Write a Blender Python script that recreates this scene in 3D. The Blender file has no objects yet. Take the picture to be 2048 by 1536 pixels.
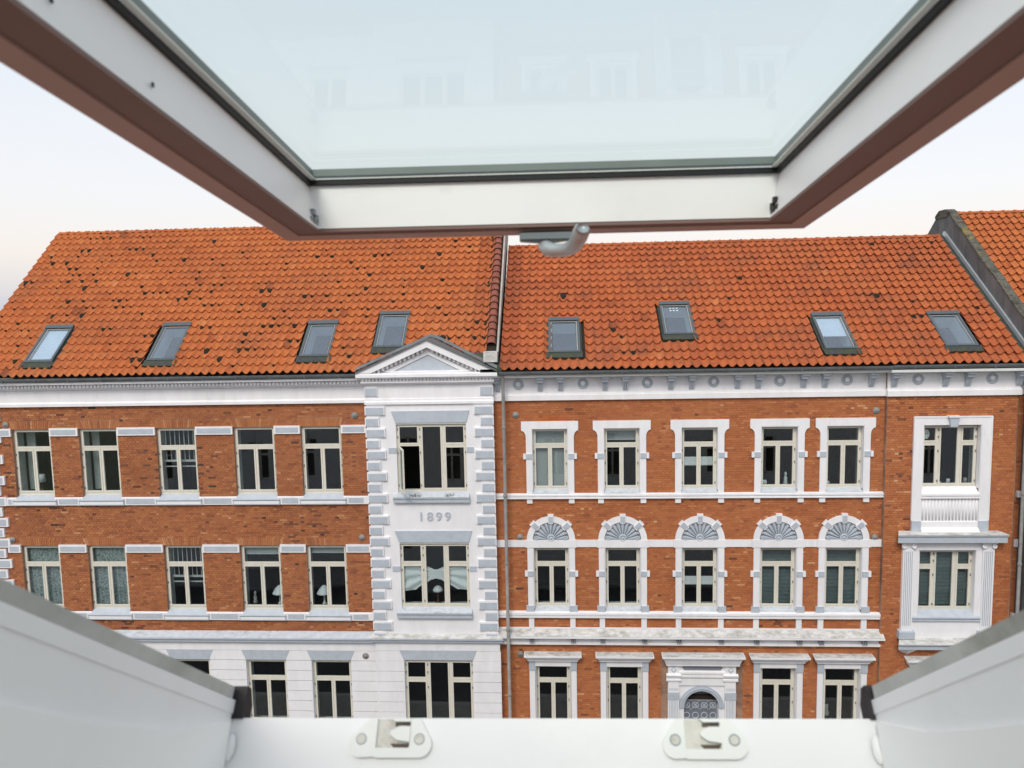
import bpy, math, random
import numpy as np
from math import sin, cos, pi, radians as rad
from mathutils import Matrix, Vector
random.seed(7)
S = bpy.context.scene
COL = S.collection
ZC = 14.5            # eye height above the street; facade heights below are given relative to the eye

# ------------------------------------------------------------------ camera, sky, sun, exposure
cd = bpy.data.cameras.new('camera'); cam = bpy.data.objects.new('camera', cd); COL.objects.link(cam); S.camera = cam
cd.sensor_width = 36; cd.lens = 1500 / 2048 * 36; cd.clip_start = .02; cd.clip_end = 3000
R = [(0.99798979, -0.06172237, 0.01437806), (0.05997254, 0.99312189, 0.10055949), (-0.02048594, -0.09949505, 0.99482715)]
cam.matrix_world = Matrix(((R[0][0], R[0][2], -R[0][1], 0), (R[1][0], R[1][2], -R[1][1], 0), (R[2][0], R[2][2], -R[2][1], ZC), (0, 0, 0, 1)))
cd.dof.use_dof = True; cd.dof.focus_distance = 23; cd.dof.aperture_fstop = 9.5

W = bpy.data.worlds.new('World'); S.world = W; W.use_nodes = True
nt = W.node_tree; nt.nodes.clear()
def N(t, kind, **kw):
    n = t.nodes.new(kind)
    for k, v in kw.items():
        if k in n.inputs.keys(): n.inputs[k].default_value = v
        else: setattr(n, k, v)
    return n
SUN_EL, SUN_AZ = 47, 194      # degrees; azimuth measured from +Y clockwise: behind the viewer, a little to the left
sky = N(nt, 'ShaderNodeTexSky', sky_type='NISHITA', sun_disc=False, sun_elevation=rad(SUN_EL), sun_rotation=rad(SUN_AZ), air_density=1.0, dust_density=2.5)
bg1 = N(nt, 'ShaderNodeBackground', Strength=.05)
nt.links.new(sky.outputs[0], bg1.inputs[0])
tc = N(nt, 'ShaderNodeTexCoord'); sep = N(nt, 'ShaderNodeSeparateXYZ'); nt.links.new(tc.outputs['Generated'], sep.inputs[0])
rmp = N(nt, 'ShaderNodeValToRGB'); nt.links.new(sep.outputs[2], rmp.inputs[0])
els = [(-.2, (.30, .30, .30)), (0, (.44, .48, .57)), (.03, (.56, .54, .57)), (.075, (.68, .595, .55)), (.14, (.67, .63, .60)), (.22, (.66, .645, .63)), (.36, (.61, .635, .65)), (1.0, (.60, .65, .72))]
cr = rmp.color_ramp
while len(cr.elements) < len(els): cr.elements.new(.5)
for e, (p, c) in zip(cr.elements, els): e.position = max(0, p); e.color = c + (1,)
cr.elements[0].position = 0
bg2 = N(nt, 'ShaderNodeBackground', Strength=1.0); nt.links.new(rmp.outputs[0], bg2.inputs[0])
add = N(nt, 'ShaderNodeAddShader'); nt.links.new(bg1.outputs[0], add.inputs[0]); nt.links.new(bg2.outputs[0], add.inputs[1])
wo = N(nt, 'ShaderNodeOutputWorld'); nt.links.new(add.outputs[0], wo.inputs[0])

sl = bpy.data.lights.new('sun', 'SUN'); sl.energy = 1.5; sl.angle = rad(20); sl.color = (1, .93, .85)
sun = bpy.data.objects.new('sun', sl); COL.objects.link(sun)
sd = Vector((sin(rad(SUN_AZ)) * cos(rad(SUN_EL)), cos(rad(SUN_AZ)) * cos(rad(SUN_EL)), sin(rad(SUN_EL))))
sun.rotation_euler = sd.to_track_quat('Z', 'Y').to_euler(); sun.location = (0, 0, 60)
S.view_settings.view_transform = 'Standard'; S.view_settings.look = 'None'; S.view_settings.gamma = 1
S.view_settings.use_curve_mapping = False; S.view_settings.exposure = 0.18
S.cycles.transparent_max_bounces = 16

# ------------------------------------------------------------------ materials
def mat(name, col, rough=.7, var=.12, scale=6, dirt=None, dscale=2.0, dlo=.55, dhi=.75, tone=None, bump=0, metal=0, spec=.3, stretch=(1, 1, 1)):
    """base colour broken up by noise; dirt = a second colour in shaped patches; tone = ramp stops read from the per-piece attribute"""
    m = bpy.data.materials.new(name); m.use_nodes = True; t = m.node_tree; b = t.nodes['Principled BSDF']
    b.inputs['Roughness'].default_value = rough; b.inputs['Metallic'].default_value = metal; b.inputs['Specular IOR Level'].default_value = spec
    geo = N(t, 'ShaderNodeNewGeometry'); mp = N(t, 'ShaderNodeMapping'); t.links.new(geo.outputs['Position'], mp.inputs[0]); mp.inputs['Scale'].default_value = stretch
    if tone:
        at = N(t, 'ShaderNodeAttribute', attribute_name='tone'); rp = N(t, 'ShaderNodeValToRGB'); t.links.new(at.outputs['Fac'], rp.inputs[0])
        c = rp.color_ramp
        while len(c.elements) < len(tone): c.elements.new(.5)
        for e, (p, cc) in zip(c.elements, tone): e.position = p; e.color = tuple(cc) + (1,)
        src = rp.outputs[0]
    else:
        rgb = N(t, 'ShaderNodeRGB'); rgb.outputs[0].default_value = tuple(col) + (1,); src = rgb.outputs[0]
    nz = N(t, 'ShaderNodeTexNoise', Scale=scale, Detail=4.0, Roughness=.6); t.links.new(mp.outputs[0], nz.inputs['Vector'])
    mr = N(t, 'ShaderNodeMapRange'); mr.inputs[3].default_value = 1 - var; mr.inputs[4].default_value = 1 + var
    mr.inputs[1].default_value = .3; mr.inputs[2].default_value = .7
    t.links.new(nz.outputs['Fac'], mr.inputs[0])
    mu = N(t, 'ShaderNodeVectorMath', operation='SCALE'); t.links.new(src, mu.inputs[0]); t.links.new(mr.outputs[0], mu.inputs['Scale']); src = mu.outputs[0]
    if dirt:
        for k, (dc, ds, lo, hi, amt) in enumerate(dirt):
            n2 = N(t, 'ShaderNodeTexNoise', Scale=ds, Detail=5.0, Roughness=.65); n2.noise_dimensions = '4D'; n2.inputs['W'].default_value = 3.1 * k + 1
            t.links.new(mp.outputs[0], n2.inputs['Vector'])
            r2 = N(t, 'ShaderNodeMapRange'); r2.inputs[1].default_value = lo; r2.inputs[2].default_value = hi; r2.inputs[4].default_value = amt
            t.links.new(n2.outputs['Fac'], r2.inputs[0])
            mx = N(t, 'ShaderNodeMix', data_type='RGBA'); t.links.new(r2.outputs[0], mx.inputs[0]); t.links.new(src, mx.inputs[6]); mx.inputs[7].default_value = tuple(dc) + (1,); src = mx.outputs[2]
    t.links.new(src, b.inputs['Base Color'])
    if bump:
        bn = N(t, 'ShaderNodeBump', Strength=bump, Distance=.01); t.links.new(nz.outputs['Fac'], bn.inputs['Height']); t.links.new(bn.outputs[0], b.inputs['Normal'])
    return m
def glass(name, tint, lo=.05, rough=0.0, gain=.9):
    m = bpy.data.materials.new(name); m.use_nodes = True; t = m.node_tree; t.nodes.remove(t.nodes['Principled BSDF']); o = t.nodes['Material Output']
    tr = N(t, 'ShaderNodeBsdfTransparent'); tr.inputs[0].default_value = tuple(tint) + (1,)
    gl = N(t, 'ShaderNodeBsdfGlossy', Roughness=rough); gl.inputs[0].default_value = (.95, .97, 1, 1)
    fr = N(t, 'ShaderNodeLayerWeight', Blend=.5); pw = N(t, 'ShaderNodeMath', operation='POWER'); pw.inputs[1].default_value = 5; t.links.new(fr.outputs['Facing'], pw.inputs[0])
    ma = N(t, 'ShaderNodeMath', operation='MULTIPLY_ADD', use_clamp=True); ma.inputs[1].default_value = gain; ma.inputs[2].default_value = lo; t.links.new(pw.outputs[0], ma.inputs[0])
    mx = N(t, 'ShaderNodeMixShader'); t.links.new(ma.outputs[0], mx.inputs[0]); t.links.new(tr.outputs[0], mx.inputs[1]); t.links.new(gl.outputs[0], mx.inputs[2]); t.links.new(mx.outputs[0], o.inputs[0])
    return m
MOSS = (.075, .08, .035); GRIME = (.16, .155, .14)
M_ = {
 'white': mat('white_render', (.83, .83, .845), .75, .05, 3, [((.48, .47, .44), 3.2, .60, .80, .38), ((.55, .56, .56), .9, .55, .8, .3)], bump=.1, stretch=(1, 1, .3)),
 'blue': mat('grey_blue_paint', (.47, .52, .575), .7, .07, 5, [((.30, .33, .35), 2.2, .60, .85, .35)], bump=.1),
 'shell': mat('grey_stucco', (.24, .255, .295), .8, .12, 8),
 'ledge': mat('weathered_ledge', (.62, .62, .60), .9, .15, 9, [((.24, .235, .19), 5, .46, .68, .75), ((.24, .20, .08), 3, .56, .74, .5)], bump=.4, stretch=(.6, 1, 1)),
 'ledge2': mat('lightly_weathered_ledge', (.52, .56, .60), .9, .12, 9, [((.26, .26, .22), 6, .56, .72, .7), ((.25, .21, .08), 3, .62, .76, .5)], bump=.3, stretch=(.6, 1, 1)),
 'stone': mat('beige_board', (.38, .36, .32), .85, .15, 3, [((.2, .18, .15), 2, .5, .75, .6)]),
 'slot': mat('dark_slot', (.13, .105, .085), .8, .3, 40),
 'alu2': mat('light_sash_frame', (.34, .36, .36), .5, .05),
 'cream': mat('cream_window_paint', (.72, .695, .60), .5, .05, 8, [((.50, .48, .40), 9, .6, .8, .3)]),
 'brickL': mat('brick_left', None, .9, .16, 26, [((.26, .085, .032), .55, .50, .72, .45), ((.06, .03, .02), 3, .66, .82, .5)], bump=.5,
     tone=[(0, (0.051, 0.038, 0.032)), (.05, (0.124, 0.057, 0.038)), (.16, (0.249, 0.089, 0.046)), (.5, (0.395, 0.139, 0.059)), (.8, (0.475, 0.184, 0.070)), (1, (0.565, 0.291, 0.152))]),
 'brickR': mat('brick_right', None, .9, .14, 26, [((.34, .10, .035), .5, .50, .7, .4), ((.08, .035, .02), 3, .68, .85, .5)], bump=.5,
     tone=[(0, (0.110, 0.056, 0.038)), (.06, (0.264, 0.094, 0.045)), (.3, (0.418, 0.132, 0.053)), (.7, (0.506, 0.182, 0.065)), (.92, (0.594, 0.251, 0.107)), (1, (0.638, 0.364, 0.188))]),
 'mortar': mat('mortar', (.36, .23, .165), .95, .25, 3, [((.14, .075, .05), .8, .45, .65, .8)], bump=.3),
 'tile': mat('clay_pantile', None, .8, .17, 16, [((.28, .10, .05), .45, .50, .72, .4), ((.16, .07, .04), 2.6, .56, .78, .55), ((.34, .22, .085), 5, .56, .72, .6), ((.05, .035, .03), 14, .57, .70, .7)], bump=.5,
     tone=[(0, (0.200, 0.062, 0.026)), (.2, (0.380, 0.101, 0.032)), (.55, (0.460, 0.132, 0.040)), (.85, (0.500, 0.154, 0.046)), (1, (0.530, 0.202, 0.073))]),
 'tileR': mat('clay_pantile_red', None, .8, .17, 16, [((.24, .085, .045), .5, .48, .70, .45), ((.12, .06, .045), 1.3, .56, .74, .6), ((.24, .15, .07), 7, .58, .76, .45), ((.045, .035, .03), 12, .56, .69, .75)], bump=.5,
     tone=[(0, (0.170, 0.053, 0.025)), (.2, (0.340, 0.084, 0.030)), (.55, (0.420, 0.110, 0.036)), (.85, (0.460, 0.130, 0.041)), (1, (0.500, 0.176, 0.066))]),
 'verge': mat('dark_red_verge', (.23, .075, .050), .7, .25, 8, [((.42, .24, .16), 5, .55, .75, .6), ((.05, .03, .025), 4, .6, .75, .6)], bump=.4),
 'under': mat('roof_underlay', (.035, .025, .02), .9),
 'moss': mat('dark_moss', (.022, .018, .012), 1.0, .5, 30, [((.07, .07, .02), 12, .55, .7, .5)], bump=1),
 'lead': mat('dark_lead_flashing', (.045, .052, .052), .7, .3, 12, [((.055, .065, .028), 5, .45, .6, .9)], bump=.5),
 'zinc': mat('zinc_gutter', (.15, .165, .17), .5, .2, 7, [((.08, .08, .08), 3, .5, .7, .6)], metal=.2, stretch=(.5, 1, 1)),
 'pipe': mat('grey_pipe', (.26, .26, .25), .55, .2, 3, [((.12, .11, .10), 5, .55, .7, .5)]),
 'alu': mat('grey_aluminium', (.085, .105, .115), .5, .1, 10),
 'inner': mat('white_inner_frame', (.66, .68, .66), .6, .05, 5),
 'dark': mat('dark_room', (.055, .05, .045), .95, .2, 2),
 'iron': mat('iron', (.16, .14, .13), .7, .3, 30),
 'hinge': mat('hinge_metal', (.20, .185, .16), .6, .2, 30),
 'render': mat('grey_cement', (.12, .125, .13), .95, .28, 3, [((.20, .20, .19), 1.5, .5, .7, .7), ((.05, .05, .055), 2.0, .55, .7, .6)], bump=.6, stretch=(1, 1, .35)),
 'lichen': mat('coping_lichen', (.11, .105, .085), .95, .35, 10, [((.30, .23, .05), 1.2, .56, .66, .85), ((.04, .045, .03), 4, .5, .65, .8)], bump=1),
 'blind': mat('pale_blind', (.50, .52, .52), .8, .04, 3), 'cloth': mat('white_cloth', (.92, .93, .94), .9, .05, 4),
 'lace': mat('lace_curtain', (.42, .47, .47), .95, .45, 28, [((.12, .16, .17), 16, .48, .60, .8)]),
 'venet': mat('venetian_slats', (.20, .25, .25), .6, .1, 9), 'lamp': mat('white_glass_shade', (.78, .80, .82), .4, .03),
 'brown': mat('brown_wood', (.12, .05, .025), .5, .2), 'fig': mat('grey_ceramic', (.40, .40, .36), .5, .2, 20),
 'dry': mat('dried_plant', (.10, .085, .05), 1, .4, 30), 'door': mat('door_grey', (.20, .22, .26), .6, .1, 5), 'black': mat('black_rubber', (.010, .012, .014), .45, .1),
 'asph': mat('asphalt', (.05, .05, .052), .9, .2, 3, bump=.3), 'pave': mat('paving', (.24, .235, .225), .9, .2, 4, bump=.2), 'kerb': mat('kerb_stone', (.30, .30, .29), .9, .2, 4),
 'ground': mat('ground', (.09, .10, .06), .95, .3, .05), 'hill': mat('far_hill', (.16, .19, .20), 1, .25, .08, [((.30, .31, .30), .05, .5, .6, .7)]),
 'paint': mat('white_lacquer', (.87, .87, .875), .42, .02, 5, [((.48, .49, .50), 14, .64, .78, .35), ((.66, .66, .64), 4, .52, .75, .35), ((.35, .34, .32), 60, .72, .80, .5)], spec=.4),
 'liner': mat('white_lining', (.92, .92, .905), .6, .02, 2),
 'plast': mat('white_plastic', (.84, .85, .82), .4, .03, 9, [((.42, .38, .30), 30, .60, .75, .35)]),
 'plastdirt': mat('dusty_plastic', (.72, .70, .64), .6, .12, 22, [((.22, .16, .11), 30, .50, .68, .7)]),
 'under_shade': mat('sash_underside_shade', (.22, .145, .13), .55, .05, 4), 'edge_shade': mat('sash_edge_shade', (.44, .32, .295), .5, .05, 4),  # shade and red roof bounce on the white sash, put into the colours
 'strip': mat('weathered_aluminium', (.48, .485, .46), .6, .18, 16, [((.20, .18, .13), 9, .52, .72, .8), ((.35, .30, .10), 12, .66, .76, .5)], stretch=(1, .5, 1)),
 'seal': mat('dark_corner_seal', (.025, .022, .024), .6, .3, 20), 'steel': mat('satin_steel', (.56, .61, .64), .35, .04, 5, metal=.5),
 'steeld': mat('grey_plate', (.24, .28, .30), .4, .05, 5, metal=.3), 'spacer': mat('glass_spacer', (.19, .23, .22), .4, .1, 9), 'edge_reflect': mat('painted_edge_reflection', (.86, .90, .86), .4, .05, 9),  # the last colour imitates a bright reflection beside the gasket
 'pic': mat('paper_picture', (.62, .68, .64), .8, .05),
 'pane': glass('window_glass', (.86, .90, .90), .07), 'paneS': glass('skylight_glass', (.80, .86, .90), .17), 'paneBig': glass('roof_window_glass', (.92, .95, .93), .0, 0, .38),
}

# ------------------------------------------------------------------ mesh helpers
K = [1.0]           # scale about the eye line for fronts that stand forward of the main wall (coordinates below were surveyed on Y = 22)
class MB:
    def __init__(s): s.v = []; s.f = []; s.t = []
    def add(s, vs, fs, tone=0):
        b = len(s.v); k = K[0]
        s.v += [(x * k, y, z * k + ZC) for x, y, z in vs]; s.f += [tuple(i + b for i in f) for f in fs]; s.t += [tone] * len(fs); return s
    def box(s, x0, x1, z0, z1, y0, y1, tone=0):
        if x0 > x1: x0, x1 = x1, x0
        if z0 > z1: z0, z1 = z1, z0
        return s.add([(x, y, z) for z in (z0, z1) for y in (y0, y1) for x in (x0, x1)], [(0, 2, 3, 1), (4, 5, 7, 6), (0, 1, 5, 4), (2, 6, 7, 3), (0, 4, 6, 2), (1, 3, 7, 5)], tone)
    def prism(s, poly, y0, y1, tone=0):              # outline in (x, z), extruded in depth
        n = len(poly)
        return s.add([(x, y0, z) for x, z in poly] + [(x, y1, z) for x, z in poly], [tuple(range(n)), tuple(range(2 * n - 1, n - 1, -1))] + [(i, i + n, (i + 1) % n + n, (i + 1) % n) for i in range(n)], tone)
    def prof(s, x0, x1, poly, dx=0):                 # outline in (y, z), run along x; dx widens with forward projection (mitred returns)
        n = len(poly); ym = max(p[0] for p in poly)
        return s.add([(x0 - dx * (ym - y), y, z) for y, z in poly] + [(x1 + dx * (ym - y), y, z) for y, z in poly], [tuple(range(n - 1, -1, -1)), tuple(range(n, 2 * n))] + [(i, (i + 1) % n, (i + 1) % n + n, i + n) for i in range(n)])
    def ring(s, cx, cz, r0, r1, a0, a1, n, y0, y1):   # arch ring
        vs = []; fs = []
        for i in range(n + 1):
            a = a0 + (a1 - a0) * i / n
            for r in (r0, r1):
                for y in (y0, y1): vs.append((cx + r * cos(a), y, cz + r * sin(a)))
        for i in range(n):
            b = 4 * i; c = b + 4
            fs += [(b, b + 2, c + 2, c), (b + 1, c + 1, c + 3, b + 3), (b + 2, b + 3, c + 3, c + 2), (b, c, c + 1, b + 1)]
        e = 4 * n; fs += [(0, 1, 3, 2), (e, e + 2, e + 3, e + 1)]
        return s.add(vs, fs)
    def lathe(s, cx, cy, cz, pr, n=16, axis='z'):
        vs = []; fs = []
        for r, h in pr:
            for i in range(n):
                a = 2 * pi * i / n
                vs.append((cx + r * cos(a), cy + r * sin(a), cz + h) if axis == 'z' else (cx + r * cos(a), cy + h, cz + r * sin(a)))
        for j in range(len(pr) - 1):
            for i in range(n): a = j * n + i; b = j * n + (i + 1) % n; fs.append((a, b, b + n, a + n))
        fs += [tuple(range(n - 1, -1, -1)), tuple(range((len(pr) - 1) * n, len(pr) * n))]
        return s.add(vs, fs)
    def tube(s, pts, r, n=10):
        P = [Vector(p) for p in pts]; rs = r if isinstance(r, list) else [r] * len(P); vs = []; fs = []
        ref = Vector((1, 0, 0))
        for i, p in enumerate(P):
            d = (P[min(i + 1, len(P) - 1)] - P[max(i - 1, 0)]).normalized()
            a = d.cross(ref if abs(d.dot(ref)) < .95 else Vector((0, 1, 0))).normalized(); b = d.cross(a)
            for k in range(n):
                q = p + a * rs[i] * cos(2 * pi * k / n) + b * rs[i] * sin(2 * pi * k / n); vs.append(tuple(q))
        for j in range(len(P) - 1):
            for i in range(n): a = j * n + i; b = j * n + (i + 1) % n; fs.append((a, b, b + n, a + n))
        fs += [tuple(range(n)), tuple(range(len(P) * n - 1, (len(P) - 1) * n - 1, -1))]
        return s.add(vs, fs)
WP = {}             # world origins, so parts can sit at their own place under their thing
def link(o, parent, w):
    WP[o.name] = Vector(w); COL.objects.link(o)
    if parent is not None: o.parent = parent; o.location = Vector(w) - WP[parent.name]
    else: o.location = w
def mesh_of(name, m, material, smooth=False, org=(0, 0, 0)):
    me = bpy.data.meshes.new(name); me.from_pydata([(x - org[0], y - org[1], z - org[2]) for x, y, z in m.v], [], m.f)
    if any(m.t):
        a = me.attributes.new('tone', 'FLOAT', 'FACE'); a.data.foreach_set('value', m.t)
    me.materials.append(M_[material])
    if smooth: me.polygons.foreach_set('use_smooth', [True] * len(me.polygons))
    return me
def tag(o, label=None, cat=None, group=None, kind=None):
    for k, v in (('label', label), ('category', cat), ('group', group), ('kind', kind)):
        if v: o[k] = v
    return o
def part(name, m, material, parent=None, smooth=False, label=None, kind=None, cat=None, group=None, base=False):
    a = np.array(m.v); lo, hi = a.min(0), a.max(0); org = (lo + hi) / 2
    if base: org[2] = lo[2]
    me = mesh_of(name, m, material, smooth, tuple(org)); me.validate()
    o = bpy.data.objects.new(name, me); link(o, parent, tuple(org)); return tag(o, label, cat, group, kind)
def thing(name, loc, label, cat, group=None):
    o = bpy.data.objects.new(name, None); o.empty_display_size = .2; link(o, None, loc); return tag(o, label, cat, group)
B = lambda *a: MB().box(*a)

# ------------------------------------------------------------------ ground and street
sheet = lambda x0, x1, y0, y1, z: MB().add([(x0, y0, z - ZC), (x1, y0, z - ZC), (x1, y1, z - ZC), (x0, y1, z - ZC)], [(0, 1, 2, 3)])
part('ground', sheet(-900, 900, -500, 1400, 0), 'ground', kind='structure')
part('road', sheet(-60, 60, 6.5, 17.5, .006), 'asph', kind='structure')
part('pavement', B(-60, 60, -ZC, -ZC + .14, 17.75, 22.3), 'pave', kind='structure')
part('kerb', B(-60, 60, -ZC, -ZC + .13, 17.5, 17.745), 'kerb', kind='structure')
part('pavement', B(-60, 60, -ZC, -ZC + .14, 3.4, 6.25), 'pave', kind='structure')
part('kerb', B(-60, 60, -ZC, -ZC + .13, 6.255, 6.5), 'kerb', kind='structure')
# distant wooded rise beyond the town's left edge
vs = []; fs = []; nx = 90
for i in range(nx + 1):
    x = -620 + i * 1000 / nx; h = 20.5 + 2.2 * sin(i * .35) + 1.5 * sin(i * 1.3) + random.uniform(-.5, .7)
    if x > -150: h = 14 + 2 * sin(i * .4)
    vs += [(x, 640, -ZC), (x, 700, h - ZC), (x, 1100, h - 4 - ZC)]
for i in range(nx):
    for j in (0, 1): a = 3 * i + j; fs.append((a, a + 3, a + 4, a + 1))
part('hills', MB().add(vs, fs), 'hill', smooth=True, kind='structure')

# ------------------------------------------------------------------ walls, bricks
CH = .0667
def wall_cells(x0, x1, z0, z1, holes):
    xs = sorted({x0, x1, *[h[0] for h in holes], *[h[1] for h in holes]}); zs = sorted({z0, z1, *[h[2] for h in holes], *[h[3] for h in holes]})
    for i in range(len(xs) - 1):
        for j in range(len(zs) - 1):
            cx, cz = (xs[i] + xs[i + 1]) / 2, (zs[j] + zs[j + 1]) / 2
            if not (x0 <= cx <= x1 and z0 <= cz <= z1): continue
            if any(h[0] < cx < h[1] and h[2] < cz < h[3] for h in holes): continue
            yield xs[i], xs[i + 1], zs[j], zs[j + 1]
def wall(parent, x0, x1, z0, z1, y, holes, material, thick=.38):
    m = MB()
    for a, b, c, d in wall_cells(x0, x1, z0, z1, holes): m.add([(a, y, c), (b, y, c), (b, y, d), (a, y, d)], [(0, 1, 2, 3)])
    for h in holes:
        a, b, c, d = h[:4]
        m.add([(xx, yy, zz) for yy in (y, y + thick) for xx, zz in ((a, c), (b, c), (b, d), (a, d))], [(0, 4, 5, 1), (1, 5, 6, 2), (2, 6, 7, 3), (3, 7, 4, 0)])
    m.add([(x0, y, z0), (x0, y + 9.5, z0), (x0, y + 9.5, z1), (x0, y, z1), (x1, y, z0), (x1, y + 9.5, z0), (x1, y + 9.5, z1), (x1, y, z1)], [(0, 3, 2, 1), (4, 5, 6, 7), (1, 2, 6, 5)])
    return part('wall', m, material, parent)
def bricks(parent, x0, x1, z1, z0, y, holes, material, pick, seed, soldiers=(), smean=.55):
    """every brick is a box of its own; the first 300 whole stretchers inside `pick` become objects, the rest one mesh"""
    rnd = random.Random(seed); rest = MB(); single = []; k = K[0]
    zones = [(rnd.uniform(x0, x1), rnd.uniform(z0, z1), rnd.uniform(.25, .9)) for _ in range(10)]
    def one(a, b, c, d, yy, tone): rest.box(a, b, c, d, yy, yy + .02, tone)
    row = 0; z = z1
    hs = list(holes) + [s[:4] for s in soldiers]
    while z - CH > z0 - 1e-6:
        zt, zb = z - .005, z - CH + .007
        x = x0 - (.0 if row % 2 else .06) - (.12 if row % 4 == 2 else 0); head = row % 2
        blk = sorted((h[0], h[1]) for h in hs if h[2] < (zt + zb) / 2 < h[3])
        while x < x1:
            w = .12 if head else .24
            a, b = max(x, x0) + .005, min(x + w, x1) - .005; x += w
            segs = [(a, b)]
            for p, q in blk:
                ns = []
                for s, e in segs:
                    if e <= p or s >= q: ns.append((s, e)); continue
                    if s < p: ns.append((s, p))
                    if e > q: ns.append((q, e))
                segs = ns
            for s, e in segs:
                if e - s < .02: continue
                t = rnd.gauss(smean, .15)
                for zx, zz, zr in zones:
                    d = math.hypot((s - zx) * .6, zb - zz)
                    if d < zr and rnd.random() < .07: t = rnd.uniform(0.01, .15)
                if rnd.random() < .006: t = rnd.uniform(0.01, .1)
                t = min(1, max(.005, t)); yy = y - rnd.random() * .005
                if not head and e - s > .225 and len(single) < 300 and pick[0] < s < pick[1] and pick[2] < zb < pick[3]: single.append((s, e, zb, zt, yy, t))
                else: one(s, e, zb, zt, yy, t)
        z -= CH; row += 1
    for a, b, c, d in soldiers:       # bricks on end over the openings, fanned a little
        n = int(round((b - a) / .0667)); mid = (a + b) / 2
        for i in range(n):
            p = a + (b - a) * i / n; lean = (p - mid) * .13; w = (b - a) / n - .009; t = min(1, max(.02, rnd.gauss(smean + .12, .16)))
            yy = y - rnd.random() * .005
            hh = (d - c) * (.47 if rnd.random() < .3 else 1)
            for lo, hi in ([(c, d - .004)] if hh > .2 else [(c, (c + d) / 2 - .005), ((c + d) / 2 + .004, d - .004)]):
                rest.add([(p + lean * f + q * w + .0045, yv, zz) for zz, f in ((lo, 0), (hi, (hi - c) / (d - c))) for yv in (yy, yy + .02) for q in (0, 1)],
                         [(0, 2, 3, 1), (4, 5, 7, 6), (0, 1, 5, 4), (2, 6, 7, 3), (0, 4, 6, 2), (1, 3, 7, 5)], t)
    part('brick', rest, material, parent, kind='stuff')
    K[0] = 1; protos = []
    for i in range(16):
        m = MB(); m.v = []; hw = .115 * k; hh = (CH - .009) / 2 * k
        m.add([(sx * hw, sy, sz * hh - ZC) for sz in (-1, 1) for sy in (0, .02) for sx in (-1, 1)], [(0, 2, 3, 1), (4, 5, 7, 6), (0, 1, 5, 4), (2, 6, 7, 3), (0, 4, 6, 2), (1, 3, 7, 5)], .12 + i * .055)
        protos.append(mesh_of('brick', m, material))
    K[0] = k
    for s, e, c, d, yy, t in single:
        o = bpy.data.objects.new('brick', protos[min(15, max(0, int((t - .12) / .055)))]); link(o, parent, ((s + e) / 2 * k, yy, (c + d) / 2 * k + ZC))

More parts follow.
